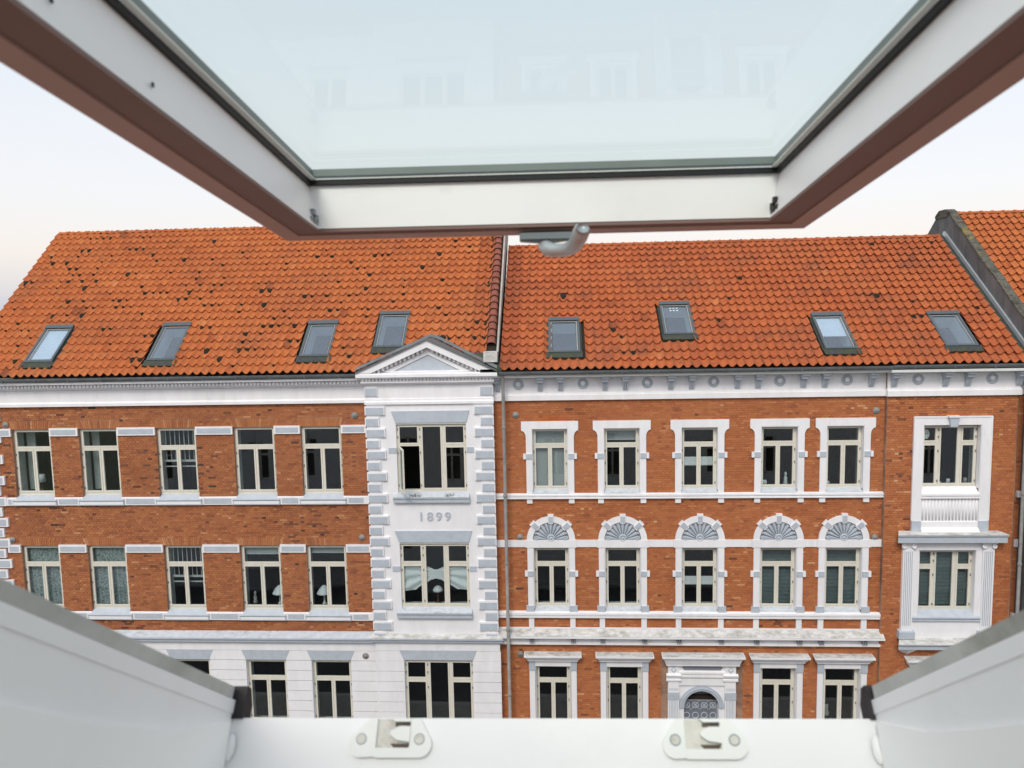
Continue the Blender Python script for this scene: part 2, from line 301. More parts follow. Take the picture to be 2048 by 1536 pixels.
# ------------------------------------------------------------------ windows
def hinge_mesh():
    m = MB(); m.box(-.012, .012, -ZC - .035, -ZC + .035, -.012, .004); return mesh_of('hinge', m, 'hinge')
HM = hinge_mesh(); PR = random.Random(31)
def rings(m, a, b, c, d, w, y0, y1):
    m.box(a, a + w, c, d, y0, y1); m.box(b - w, b, c, d, y0, y1); m.box(a + w, b - w, c, c + w, y0, y1); m.box(a + w, b - w, d - w, d, y0, y1)
def hinges(win, pts, y):
    k = K[0]
    for x, z in pts:
        o = bpy.data.objects.new('hinge', HM); link(o, win, (x * k, y, z * k + ZC))
def window(parent, a, b, c, d, y, kind='T', uph=.46, bot=.07, opened=None, upw=.44):
    """T: fixed light over two casements; H: side lights with small panes over tall ones and one full-height middle light.
    Opening a..b, c..d; the joinery stands at depth y."""
    f = MB(); ft = .042
    rings(f, a, b, c, d, ft, y, y + .09)
    f.box(a + ft, b - ft, c + ft, c + ft + bot, y + .004, y + .085)             # bottom board
    lights = []; hp = []
    top, low = d - ft, c + ft + bot
    g = .004
    if kind == 'T':
        uz = top - .05 - uph - .05; f.box(a + ft, b - ft, uz - .045, uz, y - .006, y + .09)
        lights.append((a + ft + g, b - ft - g, uz + g, top - g)); mid = (a + b) / 2
        f.box(mid - .014, mid + .014, low, uz - .045, y + .002, y + .085)
        lz = uz - .045
        lights += [(a + ft + g, mid - .014 - g * .5, low + g, lz - g), (mid + .014 + g * .5, b - ft - g, low + g, lz - g)]
        for fz in (.12, .42, .9): hp += [(a + ft * .9, lz - (lz - low) * fz), (b - ft * .9, lz - (lz - low) * fz)]
    else:
        w = b - a; m1, m2 = a + upw * w * .76, b - upw * w * .76
        for mm in (m1, m2): f.box(mm - .03, mm + .03, low, top, y - .004, y + .09)
        uz = top - .045 - uph - .045
        for p, q in ((a + ft, m1 - .03), (m2 + .03, b - ft)):
            f.box(p, q, uz - .045, uz, y - .002, y + .088); lights += [(p + g, q - g, uz + g, top - g), (p + g, q - g, low + g, uz - .045 - g)]
        lights.append((m1 + .03 + g, m2 - .03 - g, low + g, top - g))
        for fz in (.06, .18, .42, .93): hp += [(a + ft * .9, top - (top - low) * fz), (b - ft * .9, top - (top - low) * fz), (m1, top - (top - low) * fz)]
    win = part('window', f, 'cream', parent)
    for i, (p, q, r, s) in enumerate(lights):
        if opened == i:                     # casement swung outward on its left hinge
            ca = MB(); L = q - p; an = rad(68)
            def sw(x, yy, z): return (p + (x - p) * cos(an) + (yy) * sin(an) * 0 - yy * -sin(an) * 0, y - .02 - (x - p) * sin(an) + yy * cos(an), z)
            for (x0, x1, z0, z1) in ((p, p + .05, r, s), (q - .05, q, r, s), (p + .05, q - .05, r, r + .05), (p + .05, q - .05, s - .05, s)):
                ca.add([tuple(Vector(sw(x, 0, z)) + Vector((sin(an) * t, cos(an) * t, 0))) for z in (z0, z1) for t in (0, .045) for x in (x0, x1)], [(0, 2, 3, 1), (4, 5, 7, 6), (0, 1, 5, 4), (2, 6, 7, 3), (0, 4, 6, 2), (1, 3, 7, 5)])
            part('casement', ca, 'cream', win, label='casement standing open into the street')
            pg = MB(); pg.add([tuple(Vector(sw(x, 0, z)) + Vector((sin(an) * t, cos(an) * t, 0))) for z in (r + .05, s - .05) for t in (.018, .026) for x in (p + .05, q - .05)], [(0, 2, 3, 1), (4, 5, 7, 6), (0, 1, 5, 4), (2, 6, 7, 3), (0, 4, 6, 2), (1, 3, 7, 5)])
            part('pane', pg, 'pane', win); continue
        cs = MB(); rings(cs, p, q, r, s, .046, y - .012, y + .04)
        part('casement', cs, 'cream', win)
        e1, e2 = PR.uniform(-.004, .004), PR.uniform(-.005, .005)
        part('pane', MB().add([(x, y + .014 + t + e1 * (x > (p + q) / 2) + e2 * (z > (r + s) / 2), z) for z in (r + .046, s - .046) for t in (0, .006) for x in (p + .046, q - .046)], [(0, 2, 3, 1), (4, 5, 7, 6), (0, 1, 5, 4), (2, 6, 7, 3), (0, 4, 6, 2), (1, 3, 7, 5)]), 'pane', win)
    hinges(win, hp, y - .014)
    return win, lights
def lining(parent, a, b, c, d, y0, y1):      # white inner reveal behind the joinery
    m = MB(); e = .003
    m.add([(xx, yy, zz) for yy in (y0, y1) for xx, zz in ((a + e, c + e), (b - e, c + e), (b - e, d - e), (a + e, d - e))], [(0, 4, 5, 1), (1, 5, 6, 2), (2, 6, 7, 3), (3, 7, 4, 0)])
    m.add([(a + e, y1, c), (a - .16, y1 + .02, c), (a - .16, y1 + .02, d), (a + e, y1, d)], [(0, 1, 2, 3)])
    part('window_reveal', m, 'inner', parent)

# ------------------------------------------------------------------ roofs
def roof(parent, u0, u1, Y0, z0, th, L, rows, holes, material, moss=0, seed=1, pick_rows=(0, 5), pick_u=None, tw=.25, bank=()):
    th = rad(th); rnd = random.Random(seed); ct, st = cos(th), sin(th); ex = L / rows
    at = lambda x, s, n: (x, Y0 + s * ct - n * st, z0 + s * st + n * ct)
    ts = [0, .07, .14, .24, .38, .55, .72, .84, .92, 1.0]
    def tile(dx, ds, lift, yaw, w=tw):
        v = []
        for (s, n0, th_) in ((ex + .07, .0, 0), (0.010, .064, 0), (0, .058, 0), (.004, .038, 0), (.08, .030, 0)):
            for t in ts:
                n = .068 * ((1 + cos(2 * pi * t)) / 2) ** 2.1 + .020 * (1 - t)
                v.append((dx + w * t * 1.02 - yaw * s, ds + s - .052 * (1 - ((1 + cos(2 * pi * t)) / 2) ** .8) * (1 if s < .02 else 0), n + n0 + (lift if s < .1 else 0)))
        m = len(ts); f = [(r * m + i, (r + 1) * m + i, (r + 1) * m + i + 1, r * m + i + 1) for r in range(4) for i in range(m - 1)]
        f.append((0, 2 * m - m, 2 * m, 3 * m))
        return v, f[:-1]
    protos = []
    for i in range(14):
        v, f = tile(0, 0, rnd.uniform(-.003, .006), rnd.uniform(-.012, .012)); m = MB(); kk = K[0]; K[0] = 1; m.add([(x, s, n - ZC) for x, s, n in v], f, .1 + i * .065); K[0] = kk
        protos.append(mesh_of('roof_tile', m, material, True))
    rest = MB(); n_single = 0; cols = int((u1 - u0) / tw + .5); tw2 = (u1 - u0) / cols
    for r in range(rows):
        for c in range(cols):
            x = u0 + c * tw2; s = r * ex; cxm, sm = x + tw2 / 2, s + ex * .5
            if any(h[0] < cxm < h[1] and h[2] < sm * ct < h[3] for h in holes): continue
            t = min(1, max(.01, rnd.gauss(.58, .11) + .07 * sin(c * .21 + r * .5 + seed)))
            if rnd.random() < .012: t = rnd.uniform(.05, .25)
            edge = min(c, cols - 1 - c)
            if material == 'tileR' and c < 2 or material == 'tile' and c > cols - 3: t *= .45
            if pick_rows[0] <= r < pick_rows[1] and (pick_u is None or pick_u[0] < x < pick_u[1]) and n_single < 300:
                o = bpy.data.objects.new('roof_tile', protos[min(13, max(0, int((t - .1) / .065)))])
                p = at(x, s, 0); link(o, parent, (p[0], p[1], p[2] + ZC)); o.rotation_euler = (th, 0, 0); n_single += 1
            else:
                v, f = tile(x + rnd.uniform(-.004, .004), s + rnd.uniform(-.007, .007), rnd.uniform(-.004, .011), rnd.uniform(-.03, .03), tw2); rest.add([at(*q) for q in v], f, t)
    part('roof_tile', rest, material, parent, True, kind='stuff')
    und = MB()
    for a, b, c, d in wall_cells(u0, u1, 0, L, [(h[0], h[1], h[2] / ct + .25, h[3] / ct) for h in holes]):
        und.add([at(a, c, -.01), at(b, c, -.01), at(b, d, -.01), at(a, d, -.01)], [(0, 1, 2, 3)])
    part('roof_underlay', und, 'under', parent)
    # back slope
    yr, zr = Y0 + L * ct, z0 + L * st
    part('roof_back', MB().add([(u0, yr, zr), (u1, yr, zr), (u1, yr + 5.5, zr - 4.6), (u0, yr + 5.5, zr - 4.6)], [(0, 3, 2, 1)]), material, parent)
    n = int((u1 - u0) / .36)
    for i in range(n):
        x0 = u0 + (u1 - u0) * i / n; w = (u1 - u0) / n; m = MB(); pr = []
        for j, (xx, rr) in enumerate(((0, .105), (w * .9, .095), (w * .9, .12), (w + .02, .125))):
            for a in range(9): ang = pi * a / 8; pr.append((x0 + xx, yr + rr * 1.15 * cos(ang), zr - .0 + rr * .85 * sin(ang)))
        m.add(pr, [(j * 9 + a, j * 9 + a + 1, j * 9 + a + 10, j * 9 + a + 9) for j in range(3) for a in range(8)], rnd.uniform(.2, .9))
        part('ridge_tile', m, material, parent, True)
    if moss:
        mm = MB()
        def clump(x, s, sz):
            nn = 7; s -= .02; sz *= rnd.choice((.45, .6, .8, 1.25)); vs = [at(x, s, .115)]; asp = rnd.uniform(-.6, .8); x += rnd.uniform(-.03, .03)
            for ring_, (rr, hh) in enumerate(((.55, .098), (1, .055))):
                for k in range(nn):
                    a = 2 * pi * k / nn; q = rr * sz * rnd.uniform(.55, 1.35) * (1 + .5 * asp * abs(cos(a)))
                    up = sin(a); vs.append(at(x + q * cos(a) * (1 if up > 0 else .75), s + q * up * (.55 if up > 0 else 1.0), hh + rnd.uniform(-.01, .012)))
            f = [(0, 1 + k, 1 + (k + 1) % nn) for k in range(nn)] + [(1 + k, 1 + nn + k, 1 + nn + (k + 1) % nn, 1 + (k + 1) % nn) for k in range(nn)]
            mm.add(vs, f)
        for i in range(moss * 2):
            c = rnd.randrange(cols); r = rnd.randrange(1, rows)
            if i < len(bank): c = int((bank[i][0] - u0) / tw2); r = int(bank[i][1] * rows)
            x = u0 + (c + .52) * tw2; s = r * ex - .035
            if any(h[0] - .2 < x < h[1] + .2 and h[2] - .2 < s * ct < h[3] + .2 for h in holes): continue
            clump(x, s, rnd.choice((.07, .10, .12, .15)) * rnd.uniform(.85, 1.2))
            if rnd.random() < .3: clump(x + tw2 * rnd.choice((1, -1)), s + rnd.choice((0, ex)), rnd.uniform(.06, .11))
        part('moss', mm, 'moss', parent, True, kind='stuff', label='black moss clumps lodged between the roof tiles')
    return at

def skylight(parent, at, ct, u0, u1, ya, yb, Y0, blind=None, dots=False, side='L', label=None):
    s0, s1 = (ya - Y0) / ct, (yb - Y0) / ct
    def sb(m, a, b, c, d, n0, n1):
        m.add([at(x, s, n) for n in (n0, n1) for s in (c, d) for x in (a, b)], [(0, 2, 3, 1), (4, 5, 7, 6), (0, 1, 5, 4), (2, 6, 7, 3), (0, 4, 6, 2), (1, 3, 7, 5)]); return m
    def rg(m, a, b, c, d, w, n0, n1):
        sb(m, a, a + w, c, d, n0, n1); sb(m, b - w, b, c, d, n0, n1); sb(m, a + w, b - w, c, c + w, n0, n1); sb(m, a + w, b - w, d - w, d, n0, n1); return m
    fr = MB(); rg(fr, u0, u1, s0, s1, .070, -.02, .13); sb(fr, u0 - .01, u1 + .01, s1 - .14, s1 + .01, .131, .155)
    sk = part('skylight', fr, 'alu', parent, label=label)
    part('inner_frame', rg(MB(), u0 + .071, u1 - .071, s0 + .071, s1 - .142, .028, .02, .10), 'alu2', sk)
    a, b, c, d = u0 + .1, u1 - .1, s0 + .1, s1 - .1
    well = MB().add([at(x, s, n) for n in (.02, -.42) for x, s in ((a, c), (b, c), (b, d), (a, d))], [(0, 4, 5, 1), (1, 5, 6, 2), (2, 6, 7, 3), (3, 7, 4, 0)])
    part('light_well', well, 'inner', sk)
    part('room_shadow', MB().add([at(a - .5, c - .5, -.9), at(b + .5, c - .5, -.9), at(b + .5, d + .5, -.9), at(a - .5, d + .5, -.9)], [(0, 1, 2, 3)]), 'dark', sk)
    part('pane', sb(MB(), u0 + .116, u1 - .116, s0 + .116, s1 - .172, .085, .092), 'paneS', sk)
    if blind: part('blind', sb(MB(), a + .02, b - .02, d - (d - c) * blind, d - .06, .03, .036), 'cloth', sk)
    if dots:
        for i in range(3):
            for j in range(2):
                q = u0 + .30 + i * .10; w = s1 - .30 - j * .12; part('sticker', sb(MB(), q, q + .05, w, w + .035, .094, .097), 'white', sk)
    fl = MB(); e = .0
    n = 18; x0, x1 = u0 - .06, u1 + .06
    for i in range(n):
        xa, xb = x0 + (x1 - x0) * i / n, x0 + (x1 - x0) * (i + 1) / n; wa, wb = .095 + .008 * cos(2 * pi * (xa - x0) / .25), .095 + .008 * cos(2 * pi * (xb - x0) / .25)
        fl.add([at(xa, s0 - .22, wa + .004), at(xb, s0 - .22, wb + .004), at(xb, s0 + .02, .11), at(xa, s0 + .02, .11), at(xa, s0 - .22, 0), at(xb, s0 - .22, 0)], [(0, 1, 2, 3), (4, 5, 1, 0)])
    for xx in (u0 - .055, u1): fl.add([at(xx, s0 - .1, .05), at(xx + .055, s0 - .1, .05), at(xx + .055, s1 + .05, .05), at(xx, s1 + .05, .05)], [(0, 1, 2, 3)])
    part('flashing', fl, 'lead', sk)
    return sk

def gutter(parent, x0, x1, v, y, bands=True):
    pr = [(y + .13 * (1 - cos(pi * a / 8)) / 2 - .065, v - .11 * sin(pi * a / 8)) for a in range(9)]
    m = MB(); m.prof(x0, x1, pr + [(y + .055, v - .005), (y + .05, v - .03), (y - .055, v - .03), (y - .06, v - .004)][0:4]); g = part('gutter', m, 'zinc', parent)
    if bands:
        n = int((x1 - x0) / 1.0)
        for i in range(n):
            xx = x0 + (i + .5) * (x1 - x0) / n; part('gutter_bracket', B(xx, xx + .025, v - .118, v + .006, y - .074, y - .06), 'zinc', g)
def rosette(parent, u, v, y):
    a = part('wall_anchor', MB().lathe(u, y, v, [(.095, .0), (.10, -.02), (.08, -.035), (.05, -.028), (.045, -.045), (.02, -.06)], 14, 'y'), 'pipe', parent, True)
def corbel(parent, u, v, y, w=.17):
    m = MB(); k = w / 2
    m.prof(u - k - .02, u + k + .02, [(y, v), (y - .30, v), (y - .30, v - .05), (y - .24, v - .07), (y - .24, v - .085), (y, v - .085)])
    m.prof(u - k, u + k, [(y, v - .086), (y - .22, v - .086), (y - .225, v - .14), (y - .17, v - .18), (y - .145, v - .17), (y, v - .17)])
    for i in range(3):
        q = u - k * .9 + i * k * .62; m.prof(q, q + k * .5, [(y, v - .171), (y - .14, v - .171), (y - .13, v - .22), (y - .055, v - .40), (y, v - .42)])
    return part('corbel', m, 'blue', parent)
def roundel(parent, u, v, y):
    r = part('roundel', MB().lathe(u, y, v, [(.16, 0), (.16, -.018), (.145, -.032), (.12, -.014), (.11, -.032), (.095, -.012), (.09, -.004)], 22, 'y'), 'blue', parent, True)
    part('roundel_boss', MB().lathe(u, y, v, [(.08, -.001), (.078, -.022), (.055, -.045), (.02, -.05)], 14, 'y'), 'white', r, True)

# ================================================================== LEFT BUILDING
LB = thing('brick_building', (-12, 22, 0), 'left brick apartment building with orange tile roof and white 1899 gable bay', 'building')
Y = 22.0
WX = [(-16.93, -15.70), (-14.78, -13.54), (-12.32, -11.07), (-9.89, -8.62), (-7.80, -6.56)]
R3, R2, R1 = (-5.52, -3.40), (-9.19, -7.09), (-12.9, -10.78)
lh = [(a, b, r[0] - .12, r[1]) for r in (R3, R2, R1) for a, b in WX]
wall(LB, -18.05, -5.6, -9.86, -1.95, Y + .008, [h for h in lh if h[3] > -9], 'mortar')
wall(LB, -18.05, -5.6, -14.5, -9.86, Y + .01, [h for h in lh if h[3] < -10], 'white')
sold = [(a - .06, b + .06, top, top + .26) for (_, top) in (R3, R2) for a, b in WX]
bricks(LB, -18.02, -5.7, -2.66, -9.88, Y, [h for h in lh if h[3] > -9], 'brickL', (-12, -6, -7, -5.8), 3, sold, .56)
for bot, top in (R3, R2):
    xs = [-17.35] + [q for w in WX for q in w] + [-5.78]
    for i in range(0, len(xs), 2):
        a, b = xs[i], xs[i + 1]
        blk = part('impost_block', B(a + .005, b - .01, top - .215, top + .03, Y - .05, Y + .03), 'white', LB)
        part('inset_panel', B(a + .06, b - .065, top - .175, top - .02, Y - .056, Y - .049), 'blue', blk)
        sb = part('band_block', MB().prof(a + .004, b - .004, [(Y + .02, bot - .02), (Y - .06, bot - .05), (Y - .06, bot - .27), (Y + .02, bot - .29)]), 'white', LB)
        if b - a > .4: part('inset_panel', B(a + .16, b - .16, bot - .235, bot - .075, Y - .066, Y - .059), 'blue', sb)
    for i, (a, b) in enumerate(WX):
        window(LB, a, b, bot, top, Y + .09); lining(LB, a, b, bot, top, Y + .185, Y + .5)
        part('sill', MB().prof(a - .10, b + .10, [(Y + .10, bot + .035), (Y + .10, bot - .27), (Y - .09, bot - .27), (Y - .09, bot - .135), (Y - .115, bot - .125), (Y - .115, bot - .10)]), 'blue', LB, label='grey painted window sill')
        part('sill_lip', B(a - .07, b + .07, bot - .245, bot - .155, Y - .096, Y - .089), 'white', LB)
for i, (a, b) in enumerate(WX):
    window(LB, a, b, R1[0], R1[1], Y + .10); lining(LB, a, b, R1[0], R1[1], Y + .195, Y + .5)
    part('lintel', MB().prism([(a - .01, -10.755), (b + .01, -10.755), (b + .12, -10.445), (a - .12, -10.445)], Y - .035, Y + .03), 'blue', LB)
    part('sill', B(a - .1, b + .1, -13.05, -12.9, Y - .1, Y + .1), 'blue', LB)
edges = [-18.05] + [q for w in WX for q in w] + [-5.72]
for i in range(0, len(edges), 2):
    a, b = edges[i], edges[i + 1]
    for k in range(11):
        z = -10.445 - .33 * k
        if k == 0:
            aa = a + (.13 if i else 0); bb = b - (.13 if i + 2 < len(edges) else 0)
            m = MB().prism([(a + .005, z - .312), (b - .005, z - .312), (bb, z - .006), (aa, z - .006)], Y - .035, Y + .02)
        else: m = B(a + .004, b - .004, z - .312, z - .006, Y - .035, Y + .02)
        part('stone_block', m, 'white', LB)
part('plinth', B(-18.05, -5.6, -14.5, -14.09, Y - .08, Y + .02), 'blue', LB)
for k in range(5):                                       # wall below the ground floor windows' heads is continuous under the sills
    pass
part('frieze', B(-18.1, -5.75, -10.44, -10.135, Y - .04, Y + .02), 'white', LB)
part('cornice', MB().prof(-18.15, -5.7, [(Y + .02, -9.83), (Y - .20, -9.99), (Y - .20, -10.03), (Y - .15, -10.05), (Y - .15, -10.13), (Y + .02, -10.133)]), 'blue', LB)
part('ledge', MB().prof(-18.1, -5.75, [(Y + .015, -9.815), (Y - .195, -9.972), (Y - .195, -9.988), (Y + .015, -9.829)]), 'ledge2', LB)
# eaves
part('eaves_frieze', B(-18.1, -5.5, -2.66, -2.15, Y - .06, Y + .02), 'white', LB)
part('eaves_moulding', MB().prof(-18.15, -5.5, [(Y - .06, -2.56), (Y - .10, -2.61), (Y - .10, -2.695), (Y + .02, -2.70), (Y + .02, -2.6)]), 'white', LB)
part('eaves_bed', MB().prof(-18.2, -5.4, [(Y, -1.93), (Y - .37, -1.93), (Y - .37, -1.995), (Y - .20, -2.02), (Y - .20, -2.13), (Y - .12, -2.19), (Y, -2.19)]), 'white', LB)
for i in range(int(12.6 / .115)): 
    x = -18.15 + i * .115; part('dentil', B(x, x + .062, -2.10, -2.025, Y - .27, Y - .19), 'white', LB)
gutter(LB, -18.3, -5.9, -1.80, Y - .42)
# corner quoins at the far left
for k in range(22):
    z = -2.85 - .333 * k; lw = .78 if k % 2 == 0 else .62
    if z < -10: break
    q = part('quoin', B(-18.08, -18.03 + lw, z - .285, z - .01, Y - .07, Y + .02), 'white', LB); part('inset_panel', B(-18.0, -18.03 + lw - .07, z - .25, z - .05, Y - .076, Y - .069), 'blue', q)
for u, v in ((-6.12, -3.08), (-17.1, -3.25), (-6.05, -6.85), (-17.2, -6.9), (-6.08, -10.6)): rosette(LB, u, v, Y - (.03 if v < -10 else 0))

# --- roof, left
TL = 41.6; ctL = cos(rad(TL)); LY0, Lz0 = 21.62, -1.76
skL = [(-16.32, -15.42, 22.02, 23.24), (-12.44, -11.55, 22.02, 23.24), (-7.74, -6.82, 22.06, 23.21), (-5.54, -4.60, 22.31, 23.49)]
holesL = [(a - .03, b + .03, c - LY0 - .12, d - LY0 + .02) for a, b, c, d in skL] + [(-5.6, -2.15, -1, .28)]
bank = [(-16.9, .6), (-16.2, .66), (-15.6, .5), (-14.7, .7), (-15.9, .42), (-14.1, .45), (-13.2, .55), (-12.4, .58), (-12.0, .78), (-11.6, .52), (-11.5, .6), (-11.2, .45), (-10.3, .4), (-16.6, .25), (-16.9, .3), (-13.9, .22), (-12.8, .24), (-9.3, .25), (-9.1, .22), (-8.7, .32), (-8.2, .3), (-8.9, .3), (-9.6, .55), (-9.2, .72),
        (-5.7, .8), (-4.9, .55), (-3.4, .84), (-3.1, .78), (-6.0, .35), (-3.0, .2), (-2.8, .25), (-6.6, .12), (-6.1, .1), (-14.5, .33), (-15.3, .22), (-7.6, .62), (-6.3, .66), (-3.6, .48), (-9.8, .15), (-13, .8)]
atL = roof(LB, -18.28, -2.12, LY0, Lz0, TL, 7.28, 21, holesL, 'tile', 88, 5, (1, 7), (-18, -5), bank=bank)
for i, (a, b, c, d) in enumerate(skL):
    skylight(LB, atL, ctL, a, b, c, d, LY0, blind=(.93 if i == 0 else None))
# verge on the party line: raised half-round tiles, dark valley, pale board
sv = MB()
for i in range(21):
    s = .95 + i * .305; m = MB(); vv = []
    for (ds, rr) in ((0, .135), (.02, .14), (.33, .115)):
        for a in range(9): an = pi * a / 8; vv.append(atL(-1.98 + rr * cos(an), s + ds, .08 + rr * .8 * sin(an) + (.03 if ds < .1 else 0)))
    m.add(vv, [(j * 9 + a, j * 9 + a + 9, j * 9 + a + 10, j * 9 + a + 1) for j in range(2) for a in range(8)])
    part('verge_tile', m, 'verge', LB, True)
part('valley_gutter', MB().add([atL(-2.2, .6, .05), atL(-1.8, .6, .05), atL(-1.8, 7.3, .05), atL(-2.2, 7.3, .05)], [(0, 1, 2, 3)]), 'under', LB)
part('verge_board', MB().add([atL(x, s, n) for n in (-.75, .20) for s in (.55, 7.35) for x in (-1.80, -1.745)], [(0, 2, 3, 1), (4, 5, 7, 6), (0, 1, 5, 4), (2, 6, 7, 3), (0, 4, 6, 2), (1, 3, 7, 5)]), 'stone', LB)
mv = MB(); rr_ = random.Random(4)
for i in range(26):
    s = 1.0 + rr_.random() * 6; x = -2.2 + rr_.random() * .12; q = .05 + rr_.random() * .06
    mv.add([atL(x + q * cos(a) * k, s + 1.6 * q * sin(a) * k, .10 - .05 * k) for k in (.4, 1) for a in [2 * pi * j / 6 for j in range(6)]], [(0, 1, 2, 3, 4, 5)] + [(j, j + 6, (j + 1) % 6 + 6, (j + 1) % 6) for j in range(6)])
part('moss', mv, 'moss', LB, kind='stuff')
part('verge_foot', B(-2.16, -1.76, -1.52, -1.22, 21.62, 22.0), 'ledge', LB)
part('verge_flashing', MB().prof(-2.25, -1.62, [(21.5, -1.72), (21.95, -1.45), (21.95, -1.9), (21.5, -1.9)]), 'lead', LB)

# --- the white bay with its pediment (front at 21.75)
YB = 21.75; K[0] = YB / 22
bh = [(-4.885, -2.77, -5.46, -3.37), (-4.90, -2.78, -9.07, -7.04), (-4.88, -2.75, -12.9, -10.75)]
wb = wall(LB, -5.77, -1.95, -14.66, -1.9, YB, [(a, b, c - .12, d) for a, b, c, d in bh], 'white', .34); wb['label'] = 'white rendered bay wall'
for k in range(22):
    z = -2.80 - .334 * k
    if z < -9.85: break
    lw = .60 if k % 2 == 0 else .42
    for sgn, e in ((1, -5.80), (-1, -1.93)):
        lw2 = lw * (1 if sgn > 0 else .98); a, b = (e, e + lw2) if sgn > 0 else (e - lw2, e)
        q = part('quoin', B(a, b, z - .275, z - .015, YB - .06, YB + .02), 'white', LB)
        part('inset_panel', B(a + .03, b - .03, z - .262, z - .055, YB - .068, YB - .059), 'blue', q)
for a, b in ((-5.80, -5.40), (-2.33, -1.93)):
    q = part('quoin', B(a, b, -2.52, -2.25, YB - .03, YB + .02), 'white', LB); part('inset_panel', B(a + .02, b - .02, -2.51, -2.27, YB - .038, YB - .029), 'blue', q)
for i, (a, b, c, d) in enumerate(bh):
    window(LB, a, b, c, d, YB + .07, 'H', .50, .03, opened=1 if i == 0 else None); lining(LB, a, b, c, d, YB + .16, YB + .5)
    lt = (d + .40, d + .045) if i < 2 else (d + .335, d + .03)
    part('lintel', MB().prism([(a - .01, lt[1]), (b + .01, lt[1]), (b + .11, lt[0]), (a - .13, lt[0])], YB - .03, YB + .02), 'blue', LB)
    part('sill', MB().prof(a - .14, b + .06, [(YB + .07, c + .01), (YB + .07, c - .29), (YB - .10, c - .29), (YB - .10, c - .17), (YB - .13, c - .16), (YB - .13, c - .12)]), 'blue', LB)
    part('sill_top', MB().prof(a - .13, b + .05, [(YB + .06, c + .018), (YB - .135, c - .112), (YB - .135, c - .122), (YB + .06, c + .008)]), 'ledge2', LB)
    if i < 2:
        for p, q in ((a - .24, a - .01), (b + .01, b + .22)): part('side_block', B(p, q, d - .87, d - .71, YB - .02, YB + .02), 'blue', LB)
part('bay_moulding', MB().prof(-5.80, -1.92, [(YB + .02, -2.58), (YB - .02, -2.60), (YB - .02, -2.66), (YB - .06, -2.69), (YB - .06, -2.76), (YB + .02, -2.78)]), 'white', LB)
part('bay_cornice', MB().prof(-5.84, -1.90, [(YB + .02, -9.90), (YB - .17, -9.99), (YB - .17, -10.03), (YB - .12, -10.05), (YB - .12, -10.12), (YB + .02, -10.13)], .6), 'blue', LB)
part('bay_ledge', MB().prof(-5.84, -1.90, [(YB + .015, -9.885), (YB - .168, -9.972), (YB - .168, -9.988), (YB + .015, -9.899)], .6), 'ledge', LB)
part('bay_frieze', B(-5.74, -1.90, -10.43, -10.13, YB - .025, YB + .02), 'white', LB)
for a, b in ((-5.73, -4.88), (-2.75, -1.88)):
    for k in range(12):
        z = -10.44 - .332 * k
        if k == 0: m = MB().prism([(a, z - .32), (b, z - .32), (b if a < -4 and b > -3 else (b - .13 if a < -4 else b), z - .005), (a if a < -4 else a + .12, z - .005)], YB - .025, YB + .02)
        else: m = B(a, b, z - .312, z - .005, YB - .035, YB + .02)
        part('stone_block', m, 'white', LB)
# pediment
YP = 21.50; K[0] = YP / 22
ax, az, bl, br, bz = -3.88, -.87, -6.05, -1.80, -1.83
def rk(off, x):     # height of the raking line at x, lowered by off
    t = (x - bl) / (ax - bl) if x < ax else (br - x) / (br - ax); return bz + (az - bz) * t - off
part('pediment_cornice', MB().prof(bl, br, [(YP + .32, bz + .02), (YP + .02, bz - .01), (YP - .02, bz - .04), (YP - .02, -1.955), (YP + .03, -1.965), (YP + .03, -2.0), (YP + .32, -2.0)]), 'white', LB)
for sx in (-1, 1):
    e = bl if sx < 0 else br; n0 = .21
    pts = [(e, bz), (ax, az), (ax, az - n0), (e + (.45 if sx < 0 else -.45), bz)]
    part('raking_cornice', MB().prism(pts, YP, YP + .28), 'white', LB)
    ps = [(e, bz + .045), (ax, az + .05), (ax, az + .003), (e, bz + .003)]
    part('pediment_capping', MB().prism(ps, YP - .045, YP + 1.55), 'zinc', LB)
    for i in range(13):
        t = (i + .8) / 14; x = e + (ax - e) * (.14 + .86 * t) ; z = bz + (az - bz) * (.14 + .86 * t) - n0 - .012
        w = .066; part('dentil', MB().prism([(x - w / 2, z - .08), (x + w / 2, z - .08), (x + w / 2, z + .02), (x - w / 2, z + .02)], YP + .10, YP + .25), 'white', LB)
K[0] = 1; fl_ = MB(); stL = sin(rad(TL)); kp = YP / 22
for i in range(16):
    xa, xb = bl + (br - bl) * i / 16, bl + (br - bl) * (i + 1) / 16
    sa, sb_ = [(rk(-.06, q) * kp - Lz0) / stL for q in (xa, xb)]
    fl_.add([atL(xa * kp, sa - .12, .145), atL(xb * kp, sb_ - .12, .145), atL(xb * kp, sb_ + .015, .142), atL(xa * kp, sa + .015, .142)], [(0, 1, 2, 3)])
part('pediment_flashing', fl_, 'zinc', LB)
part('valley_apron', MB().add([atL(-3.05, .5, .142), atL(-2.12, .12, .142), atL(-2.12, .60, .142), atL(-3.0, .60, .142)], [(0, 1, 2, 3)]), 'lead', LB); K[0] = YP / 22
part('tympanum', MB().prism([(bl + .3, bz), (br - .3, bz), (ax, az - .1)], YP + .24, YP + .30), 'white', LB)
part('tympanum_panel', MB().prism([(bl + 1.15, bz + .04), (br - 1.15, bz + .04), (ax, az - .44)], YP + .20, YP + .243), 'blue', LB)
fm = MB(); o1 = [(bl + .78, bz + .01), (br - .78, bz + .01), (ax, az - .32)]; o2 = [(bl + 1.13, bz + .05), (br - 1.13, bz + .05), (ax, az - .43)]
for i in range(3):
    a1, b1, a2, b2 = o1[i], o1[(i + 1) % 3], o2[i], o2[(i + 1) % 3]; fm.prism([a1, b1, b2, a2], YP + .17, YP + .242)
